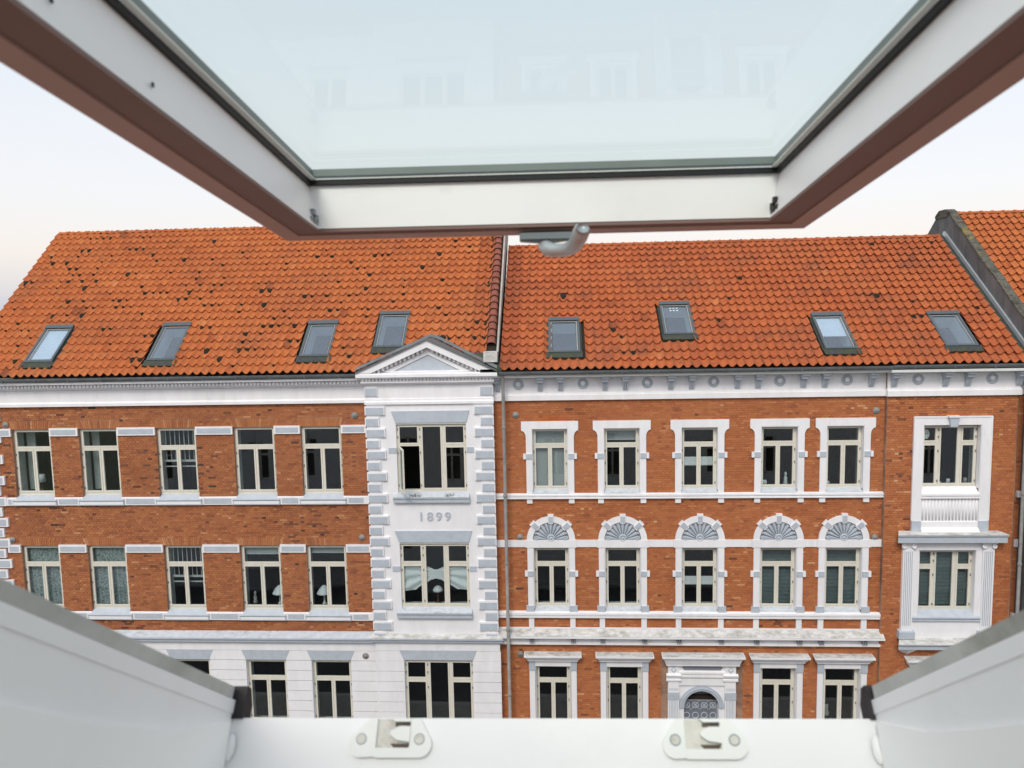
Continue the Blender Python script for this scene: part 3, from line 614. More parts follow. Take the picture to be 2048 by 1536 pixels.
part('tympanum_moulding', fm, 'white', LB)
for i in range(38):
    x = bl + .17 + i * (br - bl - .3) / 38; part('dentil', B(x, x + .055, -2.07, -2.005, YP + .07, YP + .22), 'white', LB)
part('dentil_bed', MB().prof(bl + .12, br - .12, [(YP + .5, -2.0), (YP + .16, -2.0), (YP + .16, -2.07), (YP + .10, -2.08), (YP + .10, -2.13), (YP + .20, -2.20), (YP + .5, -2.22)]), 'white', LB)
K[0] = 1.0
def text(s, size, x, y, z, material, parent, name, sx=1.0, sp=1.0):
    cu = bpy.data.curves.new(name, 'FONT'); cu.body = s; cu.size = size; cu.extrude = .012; cu.align_x = 'CENTER'; cu.align_y = 'CENTER'; cu.space_character = sp; cu.offset = size * .022
    t = bpy.data.objects.new('tmp', cu); COL.objects.link(t); dg = bpy.context.evaluated_depsgraph_get(); me = bpy.data.meshes.new_from_object(t.evaluated_get(dg)); bpy.data.objects.remove(t)
    me.transform(Matrix.Diagonal((sx, 1, 1, 1))); me.transform(Matrix.Rotation(pi / 2, 4, 'X')); me.materials.clear(); me.materials.append(M_[material]); me.name = name
    o = bpy.data.objects.new(name, me); link(o, parent, (x, y, z + ZC)); return o
for i, ch in enumerate('1899'): text(ch, .36, -3.76 * K[0] - .395 + i * .268, YB - .012, -6.14, 'blue', LB, 'date_numeral', 1.05)

# interior behind the left windows
part('back_wall', B(-18, -2, -14.4, -2, 24.9, 25.0), 'dark', LB)
for z in (-9.6, -5.95, -2.15): part('floor_slab', B(-17.9, -2, z - .2, z, 22.45, 24.9), 'dark', LB)
for x in (-15.2, -12.9, -10.5, -8.2, -6.1, -2.3): part('partition', B(x, x + .1, -14.4, -2.3, 22.6, 24.9), 'dark', LB)

# ================================================================== RIGHT BUILDING
RB = thing('brick_building', (5, 22, 0), 'right brick apartment building, number 10, with shell arches and red tile roof', 'building')
C3 = [-.28, 1.84, 4.105, 6.40, 8.265]; C2 = [-.29, 1.85, 4.125, 6.41, 8.29]; C1 = [-.29, 1.875, None, 6.46, 8.33]
Hh = .535
rh = [(c - Hh, c + Hh, -5.495, -3.545) for c in C3] + [(c - Hh, c + Hh, -9.155, -7.175) for c in C2] + [(c - Hh, c + Hh, -12.9, -10.875) for c in C1 if c is not None] + [(4.18 - .53, 4.18 + .53, -14.36, -11.62)]
wall(RB, -1.93, 9.42, -14.5, -1.95, Y + .008, rh, 'mortar')
trim = [(-2, 9.5, -7.15, -6.93), (-2, 9.5, -9.34, -9.14), (-2, 9.5, -10.15, -9.70), (2.98, 5.42, -12.9, -10.42)]
bricks(RB, -1.92, 9.41, -2.68, -14.4, Y, rh + trim, 'brickR', (-1.9, 9.3, -6.8, -5.83), 9, (), .55)
# eaves entablature
def eaves(x0, x1, y, corb, ros, nm=''):
    part('eaves_frieze', B(x0, x1, -2.50, -2.0, y - .03, y + .02), 'white', RB)
    part('eaves_band', MB().prof(x0 - .02, x1 + .02, [(y + .02, -2.48), (y - .05, -2.50), (y - .05, -2.535), (y - .085, -2.545), (y - .085, -2.695), (y + .02, -2.70)]), 'white', RB)
    part('eaves_fascia', MB().prof(x0 - .05, x1 + .05, [(y, -1.915), (y - .40, -1.915), (y - .40, -1.985), (y - .33, -2.0), (y, -2.005)]), 'ledge' if 0 else 'inner', RB)
    for u in corb: corbel(RB, u, -2.006, y - .03)
    for u in ros: roundel(RB, u, -2.215, y - .03)
eaves(-1.93, 9.37, Y, [-.54, .06, 1.36, 1.95, 3.26, 3.86, 5.17, 5.76, 7.04, 7.64, 8.94], [-1.18, .72, 2.59, 4.50, 6.38, 8.27])
eaves(9.362, 13.0, Y - .13, [9.52, 10.93, 11.54, 12.93], [10.19, 12.22])
part('eaves_frieze', B(13.0, 18, -2.7, -1.95, Y - .06, Y + .02), 'white', RB)
for u in (-1.80,): corbel(RB, u, -2.006, Y - .03, .14)
gutter(RB, -1.70, 9.35, -1.80, Y - .46); gutter(RB, 9.36, 18, -1.78, Y - .48)
def jblock(p, q, c, d, y0): return part('jamb_block', B(p, q, c, d, y0, Y + .02), 'blue', RB)
for i, c in enumerate(C3):
    o, jn = .845, .71; m = MB(); t0, t1 = -3.325, -3.545
    poly = [(-jn, -5.5), (-jn, -3.80)] + [(-jn - (o - jn) * (1 - cos(a)), -3.80 + .20 * sin(a)) for a in (.3, .7, 1.1, 1.5)] + [(-o, -3.57), (-o, t0), (o, t0), (o, -3.57)] + \
           [(jn + (o - jn) * (1 - cos(a)), -3.80 + .20 * sin(a)) for a in (1.5, 1.1, .7, .3)] + [(jn, -3.80), (jn, -5.5), (Hh, -5.5), (Hh, t1), (-Hh, t1), (-Hh, -5.5)]
    m.prism([(c + x, z) for x, z in poly], Y - .045, Y + .03)
    s = part('window_surround', m, 'white', RB)
    for sx in (-1, 1):
        a, b = sorted((c + sx * .54, c + sx * .72)); e = c + sx * .795
        part('side_block', B(min(a, e), max(b, e), -4.455, -4.29, Y - .062, Y + .02), 'white', s); part('inset_panel', B(a, b, -4.45, -4.295, Y - .068, Y - .061), 'blue', s)
    window(RB, c - Hh + .02, c + Hh - .02, -5.40, -3.555, Y + .14, uph=.36, bot=.0); lining(RB, c - Hh, c + Hh, -5.42, -3.545, Y + .235, Y + .55)
    rv = MB(); 
    for sx in (-1, 1): x = c + sx * (Hh - .009); rv.box(x - .008, x + .008, -5.41, -3.55, Y - .04, Y + .14)
    rv.box(c - Hh, c + Hh, -3.558, -3.546, Y - .04, Y + .14); part('reveal', rv, 'white', s)
    part('sill', MB().prof(c - .55, c + .55, [(Y + .15, -5.395), (Y + .15, -5.5), (Y - .05, -5.5)]), 'ledge2', RB)
part('sill_band', MB().prof(-1.93, 9.42, [(Y + .02, -5.49), (Y - .10, -5.525), (Y - .10, -5.575), (Y - .065, -5.60), (Y - .09, -5.62), (Y - .09, -5.655), (Y + .02, -5.67)]), 'white', RB)
for c in C3:
    for sx in (-1, 1): x = c + sx * .625; part('band_block', B(x - .083, x + .083, -5.80, -5.66, Y - .055, Y + .02), 'white', RB)
# arches with shells
for i, c in enumerate(C2):
    zc = -6.925; m = MB().ring(c, zc, .545, .725, 0, pi, 30, Y - .05, Y + .02)
    A = part('arch', m, 'white', RB)
    for a in (pi / 2, pi * .24, pi * .76):
        ca, sa = cos(a), sin(a); q = []
        for r, t in ((.50, -.072), (.79, -.09), (.79, .09), (.50, .072)): q.append((c + r * ca - t * sa, zc + r * sa + t * ca))
        q2 = [(c + r * ca - t * sa, zc + r * sa + t * ca) for r, t in ((.53, -.066), (.725, -.068), (.725, .068), (.53, .066))]
        kk = part('voussoir', MB().prism(q[::-1], Y - .075, Y + .0), 'white', A); part('inset_panel', MB().prism(q2[::-1], Y - .083, Y - .074), 'blue', A)
    tp = MB().prism([(c + .545 * cos(pi * k / 24), zc + .545 * sin(pi * k / 24)) for k in range(25)][::-1], Y - .012, Y + .01)
    T = part('tympanum', tp, 'shell', A)
    sh = MB(); nr = 11
    for k in range(nr):
        a = pi * (k + .5) / nr; hw = pi / nr * .40
        pts = []
        for r, f in ((.13, .5), (.28, .85), (.40, 1), (.455, .8), (.485, .25)): pts.append((r, f))
        vs = []
        for r, f in pts:
            for s_, yy in ((-1, .0), (-.55, -.045), (.55, -.045), (1, 0)):
                an = a + hw * f * s_; vs.append((c + r * cos(an), Y - .012 + yy * (.7 + .5 * r), zc + .01 + r * sin(an)))
        sh.add(vs, [(j * 4 + q, j * 4 + q + 1, j * 4 + q + 5, j * 4 + q + 4) for j in range(4) for q in range(3)] + [(0, 3, 2, 1), (16, 17, 18, 19)])
        r = .505; sh.add([(c + (r + dr) * cos(a + da), yy, zc + (r + dr) * sin(a + da)) for yy in (Y - .012, Y - .04) for dr, da in ((-.02, -.06), (.018, -.075), (.018, .075), (-.02, .06))], [(0, 1, 2, 3), (4, 7, 6, 5), (0, 4, 5, 1), (1, 5, 6, 2), (2, 6, 7, 3), (3, 7, 4, 0)])
    part('shell_ornament', sh, 'blue', A)
    part('shell_boss', MB().lathe(c, Y - .012, zc + .06, [(.12, 0), (.12, -.04), (.08, -.065), (.075, -.04), (.045, -.04), (.03, -.07)], 14, 'y'), 'blue', A, True)
    for sx in (-1, 1): part('scroll', MB().lathe(c + sx * .43, Y - .012, zc + .055, [(.065, 0), (.065, -.05), (.048, -.06), (.04, -.035), (.025, -.035), (.012, -.065)], 12, 'y'), 'blue', A, True)
    part('arch_foot', B(c - .765, c + .765, -7.155, -6.92, Y - .062, Y + .02), 'white', A)
    for sx in (-1, 1):
        a, b = sorted((c + sx * .54, c + sx * .715))
        j = part('jamb', B(a, b, -9.14, -7.156, Y - .045, Y + .03), 'white', RB)
        e = c + sx * .80; part('side_block', B(min(a, e), max(b, e), -8.05, -7.88, Y - .062, Y + .02), 'white', j); part('inset_panel', B(a, b + 0, -8.045, -7.885, Y - .068, Y - .061), 'blue', j)
        e = c + sx * .775; part('jamb_foot', B(min(a, e), max(b, e), -9.15, -8.96, Y - .07, Y + .02), 'blue', j)
        x = c + sx * (Hh - .009); part('reveal', B(x - .008, x + .008, -9.06, -7.18, Y - .044, Y + .14), 'white', j)
    tilt = 1 if i == 2 else 0
    window(RB, c - Hh + .02, c + Hh - .02, -9.04, -7.19, Y + .14, uph=.36, bot=.0, opened=None); lining(RB, c - Hh, c + Hh, -9.06, -7.18, Y + .235, Y + .55)
    part('sill', MB().prof(c - .535, c + .535, [(Y + .15, -9.03), (Y + .15, -9.16), (Y - .05, -9.16)]), 'ledge2', RB)
    for sx in (-1, 1):
        x = c + sx * .625; part('short_pilaster', B(x - .08, x + .08, -9.665, -9.33, Y - .055, Y + .02), 'white', RB)
        tg = MB()
        for q in (-.065, -.012, .041): tg.box(x + q, x + q + .03, -10.07, -9.93, Y - .20, Y - .07)
        part('triglyph', tg, 'shell', RB)
xs = [-1.93] + [x for c in C2 for x in (c - .766, c + .766)] + [9.38]
for k in range(0, len(xs), 2): part('band_piece', B(xs[k], xs[k + 1] - .002, -7.145, -6.93, Y - .035, Y + .02), 'white', RB)
part('sill_band', MB().prof(-1.93, 9.42, [(Y + .02, -9.13), (Y - .12, -9.17), (Y - .12, -9.235), (Y - .08, -9.25), (Y - .10, -9.27), (Y - .10, -9.325), (Y + .02, -9.34)]), 'white', RB)
part('cornice_ledge', MB().prof(-1.93, 9.45, [(Y + .02, -9.68), (Y - .03, -9.70), (Y - .26, -9.835), (Y - .26, -9.85), (Y + .02, -9.86)]), 'ledge', RB)
part('cornice', MB().prof(-1.93, 9.46, [(Y + .02, -9.861), (Y - .265, -9.85), (Y - .265, -9.905), (Y - .20, -9.915), (Y + .02, -9.915)]), 'white', RB)
part('cornice_upstand', B(-1.93, 9.42, -9.70, -9.655, Y - .04, Y + .02), 'white', RB)
part('cornice_frieze', B(-1.93, 9.42, -10.075, -9.916, Y - .07, Y + .02), 'white', RB)
part('cornice_base', B(-1.93, 9.43, -10.155, -10.076, Y - .13, Y + .02), 'white', RB)
# ground floor
def hood(u0, u1, z1, z0, y, moss=False, cut=.09):
    m = MB().prof(u0 + cut, u1 - cut, [(y + .02, z1), (y - .28, z1 - .02), (y - .28, z1 - .07), (y - .20, z1 - .115), (y - .20, z1 - .15), (y - .14, z0 + .03), (y - .14, z0), (y + .02, z0)], 0)
    m2 = MB(); n = 8; P = [(y + .02, z1), (y - .28, z1 - .02), (y - .28, z1 - .07), (y - .20, z1 - .115), (y - .20, z1 - .15), (y - .14, z0 + .03), (y - .14, z0), (y + .02, z0)]
    ex = [cut, cut, cut, .03, .03, -.02, -.02, cut * .0]
    ex[0] = cut
    m2.add([(u0 + cut - e, yy, zz) for (yy, zz), e in zip(P, ex)] + [(u1 - cut + e, yy, zz) for (yy, zz), e in zip(P, ex)], [tuple(range(n - 1, -1, -1)), tuple(range(n, 2 * n))] + [(i, (i + 1) % n, (i + 1) % n + n, i + n) for i in range(n)])
    h = part('hood', m2, 'white', RB)
    part('hood_top', MB().prof(u0 + .02, u1 - .02, [(y + .015, z1 + .012), (y - .27, z1 - .012), (y - .27, z1 - .022), (y + .015, z1 + .002)]), 'ledge', h)
for c in C1:
    if c is None: continue
    hood(c - .87, c + .87, -10.435, -10.68, Y)
    part('frieze', B(c - .56, c + .56, -10.87, -10.682, Y - .06, Y + .02), 'white', RB)
    for sx in (-1, 1):
        a, b = sorted((c + sx * .55, c + sx * .72)); j = part('jamb', B(a, b, -13.0, -10.682, Y - .045, Y + .03), 'white', RB)
        part('jamb_cap', B(a - .01, b + .01, -11.0, -10.684, Y - .075, Y - .02), 'blue', j); x = c + sx * (Hh - .009); part('reveal', B(x - .008, x + .008, -12.9, -10.88, Y - .044, Y + .14), 'white', j)
    window(RB, c - Hh + .02, c + Hh - .02, -12.9, -10.885, Y + .14, uph=.36, bot=.0); lining(RB, c - Hh, c + Hh, -12.9, -10.875, Y + .235, Y + .55)
    part('sill', B(c - .8, c + .8, -13.1, -12.9, Y - .1, Y + .14), 'white', RB)
part('plinth', B(-1.93, 9.42, -14.5, -13.6, Y - .06, Y + .015), 'blue', RB)
# doorway
dc = 4.185
hood(2.98, 5.42, -10.40, -10.75, Y - .08, cut=.12)
DW = part('door_surround', B(3.2, 5.17, -11.42, -10.752, Y - .10, Y + .02), 'white', RB)
pan = MB().prism([(3.60, -10.85), (3.66, -10.785), (4.74, -10.785), (4.80, -10.85), (4.74, -10.93), (3.66, -10.93)][::-1], Y - .112, Y - .099); part('name_panel', pan, 'shell', DW)
part('door_moulding', MB().prof(3.5, 4.87, [(Y - .10, -10.96), (Y - .16, -10.98), (Y - .16, -11.04), (Y - .12, -11.06), (Y - .14, -11.10), (Y - .14, -11.15), (Y - .10, -11.2)]), 'white', DW)
part('spandrel', MB().prism([(3.5, -12.12), (3.5, -11.42), (4.87, -11.42), (4.87, -12.12), (dc + .52, -12.12)] + [(dc + .52 * cos(pi * k / 18), -12.12 + .52 * sin(pi * k / 18)) for k in range(1, 18)] + [(dc - .52, -12.12)], Y - .05, Y + .02), 'white', DW)
part('door_arch', MB().ring(dc, -12.12, .52, .67, -.02, pi + .02, 28, Y - .10, Y + .02), 'blue', DW)
part('door_arch_roll', MB().ring(dc, -12.12, .585, .61, -.02, pi + .02, 28, Y - .125, Y - .10), 'blue', DW)
for p, q in ((3.18, 3.50), (4.87, 5.19)):
    pl = part('door_pilaster', B(p, q, -14.36, -10.755, Y - .14, Y + .02), 'white', RB); mx = (p + q) / 2
    part('diamond', MB().prism([(mx - .085, -10.90), (mx, -10.80), (mx + .085, -10.90), (mx, -11.0)], Y - .165, Y - .139), 'blue', pl)
    part('diamond_boss', MB().prism([(mx - .05, -10.90), (mx, -10.845), (mx + .05, -10.90), (mx, -10.955)], Y - .175, Y - .164), 'white', pl)
    part('pilaster_cap', MB().prof(p - .06, q + .06, [(Y - .14, -11.02), (Y - .22, -11.06), (Y - .19, -11.14), (Y - .15, -11.17), (Y - .18, -11.2), (Y - .18, -11.25), (Y - .14, -11.28)]), 'white', pl)
    part('pilaster_band', B(p - .012, q + .012, -11.86, -11.62, Y - .155, Y - .13), 'blue', pl)
    for k in range(6): x = p + .035 + k * .045; part('flute', B(x, x + .018, -14.2, -11.88, Y - .151, Y - .139), 'blue', pl); part('flute', B(x, x + .014, -11.56, -11.48, Y - .151, Y - .139), 'blue', pl)
for a, b in ((3.5, dc - .52), (dc + .52, 4.87)): part('door_jamb', B(a, b, -14.36, -12.12, Y - .05, Y + .25), 'white', RB)
D = part('door', B(dc - .56, dc + .56, -14.36, -12.05, Y + .22, Y + .27), 'door', RB)
part('fanlight', MB().prism([(dc + .53 * cos(pi * k / 20), -12.0 + .53 * sin(pi * k / 20)) for k in range(21)][::-1], Y + .22, Y + .23), 'door', D)
part('transom', B(dc - .54, dc + .54, -12.0, -11.86, Y + .15, Y + .22), 'under', D)
part('transom_lip', B(dc - .54, dc + .54, -12.02, -12.003, Y + .14, Y + .22), 'blue', D)
gr = MB()
for k in range(4):
    x = dc - .4 + k * .265
    gr.ring(x, -12.19, .08, .105, 0, 2 * pi, 14, Y + .17, Y + .19); gr.ring(x, -12.19, .025, .045, 0, 2 * pi, 8, Y + .17, Y + .19)
    for sx in (-1, 1): gr.prism([(x - .13 * sx, -12.04), (x - .11 * sx, -12.04), (x + .13 * sx, -12.33), (x + .11 * sx, -12.33)][::sx], Y + .165, Y + .185)
    gr.ring(x, -12.52, .08, .105, 0, 2 * pi, 14, Y + .17, Y + .19)
part('door_grille', gr, 'blue', D)
part('door_handle', MB().tube([(dc + .4, Y + .14, -13.4), (dc + .4, Y + .14, -13.2)], .015), 'steel', D)
text('10', .24, dc + .0, Y + .205, -11.70, 'black', D, 'house_number', 1.1)
for u, v in ((-1.28, -3.13), (9.12, -3.12), (-1.22, -6.84), (9.18, -6.87), (-1.28, -10.52)): rosette(RB, u, v, Y)

# projecting end bay
YR = Y - .13; K[0] = YR / 22
eh = [(10.45, 12.05, -5.60, -3.57), (10.43, 12.05, -9.30, -7.25), (10.45, 12.05, -12.9, -10.95)]
w2 = wall(RB, 9.42, 13.06, -14.5, -1.95, YR + .008, eh, 'mortar')
bricks(RB, 9.43, 13.05, -2.69, -14.4, YR, eh + [(10.22, 12.3, -6.66, -3.34), (10.0, 12.5, -9.85, -6.7)], 'brickR', (9, 9.0, 0, 0), 12, (), .55)
s = part('window_surround', MB().prism([(10.20, -6.68), (10.20, -3.335), (12.32, -3.335), (12.32, -6.68), (12.06, -6.68), (12.06, -3.56), (10.44, -3.56), (10.44, -6.68)], YR - .05, YR + .03), 'white', RB)
part('surround_roll', MB().prism([(10.17, -6.36), (10.17, -3.305), (12.35, -3.305), (12.35, -6.36), (12.31, -6.36), (12.31, -3.345), (10.21, -3.345), (10.21, -6.36)], YR - .065, YR + .02), 'white', s)
part('keystone', MB().prism([(11.15, -3.60), (11.35, -3.60), (11.38, -3.33), (11.12, -3.33)], YR - .14, YR), 'blue', s); part('keystone_cap', B(11.09, 11.41, -3.33, -3.285, YR - .17, YR), 'white', s)
rv = MB(); [rv.box(x - .008, x + .008, -5.42, -3.565, YR - .04, YR + .14) for x in (10.452, 12.048)]; part('reveal', rv, 'white', s)
window(RB, 10.47, 12.03, -5.39, -3.575, YR + .14, 'H', .38, .0, upw=.40); lining(RB, 10.45, 12.05, -5.4, -3.57, YR + .235, YR + .55)
part('sill', MB().prof(10.44, 12.06, [(YR + .15, -5.39), (YR - .03, -5.55), (YR - .10, -5.57), (YR - .10, -5.62), (YR - .06, -5.64), (YR - .09, -5.66), (YR - .09, -5.70), (YR + .15, -5.72)]), 'white', RB)
part('apron', B(10.44, 12.06, -6.68, -5.70, YR - .01, YR + .02), 'white', RB)
for k in range(17): x = 10.48 + k * .094; part('apron_rib', MB().lathe(x + .03, YR - .012, -6.36, [(.026, 0), (.026, .64)], 8), 'white', RB, True)
part('apron_base', MB().prof(10.44, 12.06, [(YR - .01, -6.37), (YR - .05, -6.40), (YR - .05, -6.56), (YR - .16, -6.66), (YR - .16, -6.69), (YR - .01, -6.69)]), 'white', RB)
for a, b in ((10.18, 10.45), (12.05, 12.34)): part('jamb_foot', B(a, b, -6.69, -6.37, YR - .075, YR), 'blue', RB)
part('bay_hood', MB().prof(9.86, 12.66, [(YR + .02, -6.69), (YR - .30, -6.72), (YR - .30, -6.755), (YR - .26, -6.80), (YR - .26, -6.96), (YR - .15, -6.985), (YR + .02, -6.985)], .45), 'blue', RB)
part('bay_hood_top', MB().prof(9.86, 12.66, [(YR + .015, -6.675), (YR - .305, -6.705), (YR - .305, -6.722), (YR + .015, -6.689)], .45), 'ledge', RB)
part('bay_frieze', B(10.2, 12.3, -7.24, -6.986, YR - .06, YR + .02), 'white', RB)
for a, b in ((9.96, 10.27), (12.21, 12.53)):
    pl = part('pilaster', B(a, b, -9.67, -6.99, YR - .10, YR + .02), 'white', RB); mx = (a + b) / 2
    for sx in (-1, 1): part('volute', MB().lathe(mx + sx * .14, YR - .10, -7.10, [(.07, 0), (.07, -.05), (.05, -.06), (.042, -.03), (.022, -.03), (.01, -.06)], 12, 'y'), 'white', pl, True)
    part('pilaster_cap', B(a - .06, b + .06, -7.03, -6.99, YR - .15, YR), 'white', pl)
    for k in range(5): x = a + .04 + k * .052; part('flute', B(x, x + .018, -9.5, -7.26, YR - .112, YR - .099), 'blue', pl)
    part('pilaster_foot', MB().prof(a - .07, b + .07, [(YR, -9.64), (YR - .14, -9.66), (YR - .16, -9.69), (YR - .16, -9.90), (YR, -9.90)]), 'blue', pl)
for a, b in ((10.27, 10.43), (12.05, 12.21)): part('jamb', B(a, b, -9.37, -7.24, YR - .05, YR + .14), 'white', RB)
for x in (10.44, 12.04): part('reveal', B(x - .008, x + .008, -9.2, -7.25, YR - .045, YR + .14), 'white', RB)
window(RB, 10.45, 12.03, -9.10, -7.26, YR + .14, 'H', .38, .0, upw=.40); lining(RB, 10.43, 12.05, -9.11, -7.25, YR + .235, YR + .55)
part('sill', MB().prof(10.27, 12.21, [(YR + .15, -9.09), (YR - .06, -9.22), (YR - .12, -9.25), (YR - .12, -9.29), (YR - .07, -9.31), (YR - .10, -9.34), (YR - .10, -9.375), (YR + .15, -9.38)]), 'blue', RB)
part('apron', B(10.27, 12.21, -9.90, -9.376, YR - .05, YR + .02), 'white', RB)
part('bay_slab', MB().prof(9.98, 12.54, [(YR + .02, -9.89), (YR - .30, -10.0), (YR - .30, -10.03), (YR - .25, -10.08), (YR - .25, -10.18), (YR - .1, -10.20), (YR + .02, -10.2)], .5), 'blue', RB)
part('bay_slab_top', MB().prof(9.98, 12.54, [(YR + .015, -9.875), (YR - .29, -9.98), (YR - .305, -9.995), (YR + .015, -9.89)], .5), 'ledge', RB)
for a, b in ((9.98, 10.40), (12.1, 12.52)):
    m = MB()
    for k in range(7): x = a + .03 + k * (b - a - .06) / 7; q = .06 * abs(k - 3) / 3; m.prof(x, x + .035, [(YR, -10.2), (YR - .2, -10.2), (YR - .17, -10.28 + q), (YR - .05, -10.40 + q), (YR, -10.41 + q)])
    m.prof(a, b, [(YR, -10.2), (YR - .18, -10.2), (YR - .12, -10.27), (YR, -10.33)]); part('console', m, 'white', RB)
hood(10.12, 12.40, -10.49, -10.73, YR)
part('frieze', B(10.3, 12.2, -10.95, -10.73, YR - .05, YR + .02), 'white', RB)
for a, b in ((10.26, 10.45), (12.05, 12.24)): part('jamb', B(a, b, -13, -10.95, YR - .05, YR + .1), 'white', RB)
window(RB, 10.47, 12.03, -12.9, -10.96, YR + .14, 'H', .38, .0)
K[0] = 1
# wall beyond the bay
wall(RB, 13.06, 18, -14.5, -1.95, Y + .008, [], 'mortar'); bricks(RB, 13.07, 17.9, -2.69, -14.4, Y, [], 'brickR', (0, 0, 0, 0), 15)
for z1, z0, d in ((-5.50, -5.67, .1), (-6.93, -7.15, .04), (-9.14, -9.34, .12)): part('band_piece', B(13.1, 17.9, z0, z1, Y - d, Y + .02), 'white', RB)

TR = 37.0; ctR = cos(rad(TR)); RY0, Rz0 = 21.56, -1.78
skR = [(-.28, .66, 22.09, 23.38), (3.17, 4.10, 22.68, 23.94), (7.65, 8.57, 22.05, 23.37), (11.01, 11.92, 22.08, 23.34)]
holesR = [(a - .03, b + .03, c - RY0 - .12, d - RY0 + .02) for a, b, c, d in skR]
atR = roof(RB, -1.68, 12.98, RY0, Rz0, TR, 6.52, 18, holesR, 'tileR', 9, 11, (1, 7), (-1.5, 12.5))
for i, (a, b, c, d) in enumerate(skR): skylight(RB, atR, ctR, a, b, c, d, RY0, blind=(None, None, .62, None)[i], dots=(i == 1))
# the roof runs on to the right under the parapet wall of the next house
part('back_wall', B(-1.9, 17.9, -14.4, -2, 24.9, 25.0), 'dark', RB)
for z in (-9.6, -5.95, -2.15): part('floor_slab', B(-1.9, 17.9, z - .2, z, 22.5, 24.9), 'dark', RB)
for x in (-1.5, .8, 3.0, 5.2, 7.3, 9.6, 12.6): part('partition', B(x, x + .1, -14.4, -2.3, 22.7, 24.9), 'dark', RB)
# downpipes
def pipe(parent, u, v0, v1, y, r=.048, neck=True):
    pts = [(u, y - .42, v0 + .02), (u, y - .40, v0 - .12), (u, y - .33, v0 - .28), (u, y - .33, v0 - .5), (u, y - .33, v1)]
    P = part('downpipe', MB().tube(pts if neck else pts[3:], r, 12), 'pipe', parent, True)
    z = v0 - 1.6
    while z > v1: part('pipe_collar', MB().lathe(u, y - .33, z, [(r + .012, 0), (r + .016, .02), (r + .016, .05), (r + .010, .07)], 12), 'pipe', P); z -= 2.05
pipe(RB, -1.615, -1.88, -14.3, Y); pipe(RB, 13.10, -1.9, -14.3, Y)

# ================================================================== THIRD HOUSE: parapet wall and roof
HB = thing('tiled_house', (16, 22, 0), 'neighbouring tiled house behind the grey parapet wall at the far right', 'building')
PZ = lambda y: -.33 + (y - 22.51) * .803
prof = [(21.5, -14.5), (21.5, PZ(21.5)), (26.55, PZ(26.55) - .03), (26.75, 2.98), (27.1, 2.98), (27.35, 2.85), (31.5, -.6), (31.5, -14.5)]
part('parapet_wall', MB().prof(13.2, 13.42, prof), 'render', HB)
n = 17
for i in range(n):
    y0 = 21.45 + i * (26.6 - 21.45) / n; y1 = y0 + (26.6 - 21.45) / n + .02; w = random.uniform(-.012, .012)
    part('coping_stone', MB().add([(x, y, PZ(y) + h) for x in (13.19 + w, 13.45 + w) for y, h in ((y0, .0), (y1, .0), (y1, .055), (y0, .075))], [(0, 1, 2, 3), (4, 7, 6, 5), (0, 4, 5, 1), (1, 5, 6, 2), (2, 6, 7, 3), (3, 7, 4, 0)]), 'lichen', HB)
part('coping_stone', MB().prof(13.17, 13.47, [(26.5, 2.95), (26.72, 3.06), (27.15, 3.06), (27.4, 2.9), (27.4, 2.8), (26.6, 2.8)]), 'lichen', HB)
part('wall_flashing', MB().add([atR(x, s, n) for n in (.05, .17) for s in (-.1, 6.6) for x in (13.14, 13.2)], [(0, 2, 3, 1), (4, 5, 7, 6), (0, 1, 5, 4), (2, 6, 7, 3), (0, 4, 6, 2), (1, 3, 7, 5)]), 'steel', HB)
part('wall_gutter', MB().add([atR(12.95, 0, .02), atR(13.16, 0, .03), atR(13.16, 6.5, .03), atR(12.95, 6.5, .02)], [(0, 1, 2, 3)]), 'lead', HB)
roof(HB, 13.47, 19, 22.05, -1.28, 39.5, 6.62, 19, [], 'tile', 0, 21, (9, 19), (13.5, 19))
part('wall', B(13.5, 19, -14.5, -1.1, 22.35, 31), 'mortar', HB)

# ================================================================== things in the windows
def plain(name, m, material, label, cat, smooth=False, group=None): return part(name, m, material, None, smooth, label, None, cat, group, True)
def lamp(x, z, y, label, h=.50, r=.20, base='lamp'):
    t = thing('table_lamp', (x, y, z + ZC), label, 'lamp')
    part('lamp_stand', MB().lathe(x, y, z, [(.07, 0), (.065, .03), (.028, .06), (.022, h * .4), (.03, h * .45), (.02, h * .62)], 14), base, t, True)
    part('lamp_shade', MB().lathe(x, y, z, [(r, h * .58), (r * .96, h * .62), (r * .6, h * .84), (r * .25, h * .97), (.02, h)], 20), 'lamp', t, True)
lamp(-8.84, -9.08, 22.34, 'white mushroom lamp in the window that also holds the grey figurine', .60, .23)
lamp(-7.42, -9.08, 22.34, 'white mushroom lamp in the window just left of the gable bay', .60, .23)
t = thing('table_lamp', (-16.45, 22.55, -5.4 + ZC), 'white drum lamp in the top left corner window', 'lamp')
part('lamp_stand', MB().lathe(-16.45, 22.5, -5.42, [(.06, 0), (.02, .04), (.02, .3)], 10), 'brown', t); part('lamp_shade', MB().lathe(-16.45, 22.5, -5.42, [(.13, .26), (.10, .50)], 16), 'lamp', t, True)
t = thing('table_lamp', (-3.78, 22.15, -8.95 + ZC), 'brown lamp with white glass shade under the tied curtain of the bay', 'lamp')
part('lamp_stand', MB().lathe(-3.78, 22.08, -8.95, [(.12, 0), (.10, .04), (.03, .08), (.03, .2), (.05, .27), (.02, .34), (.02, .42)], 12), 'brown', t, True); part('lamp_shade', MB().lathe(-3.78, 22.08, -8.95, [(.16, .40), (.15, .45), (.10, .52), (.03, .56)], 18), 'lamp', t, True)
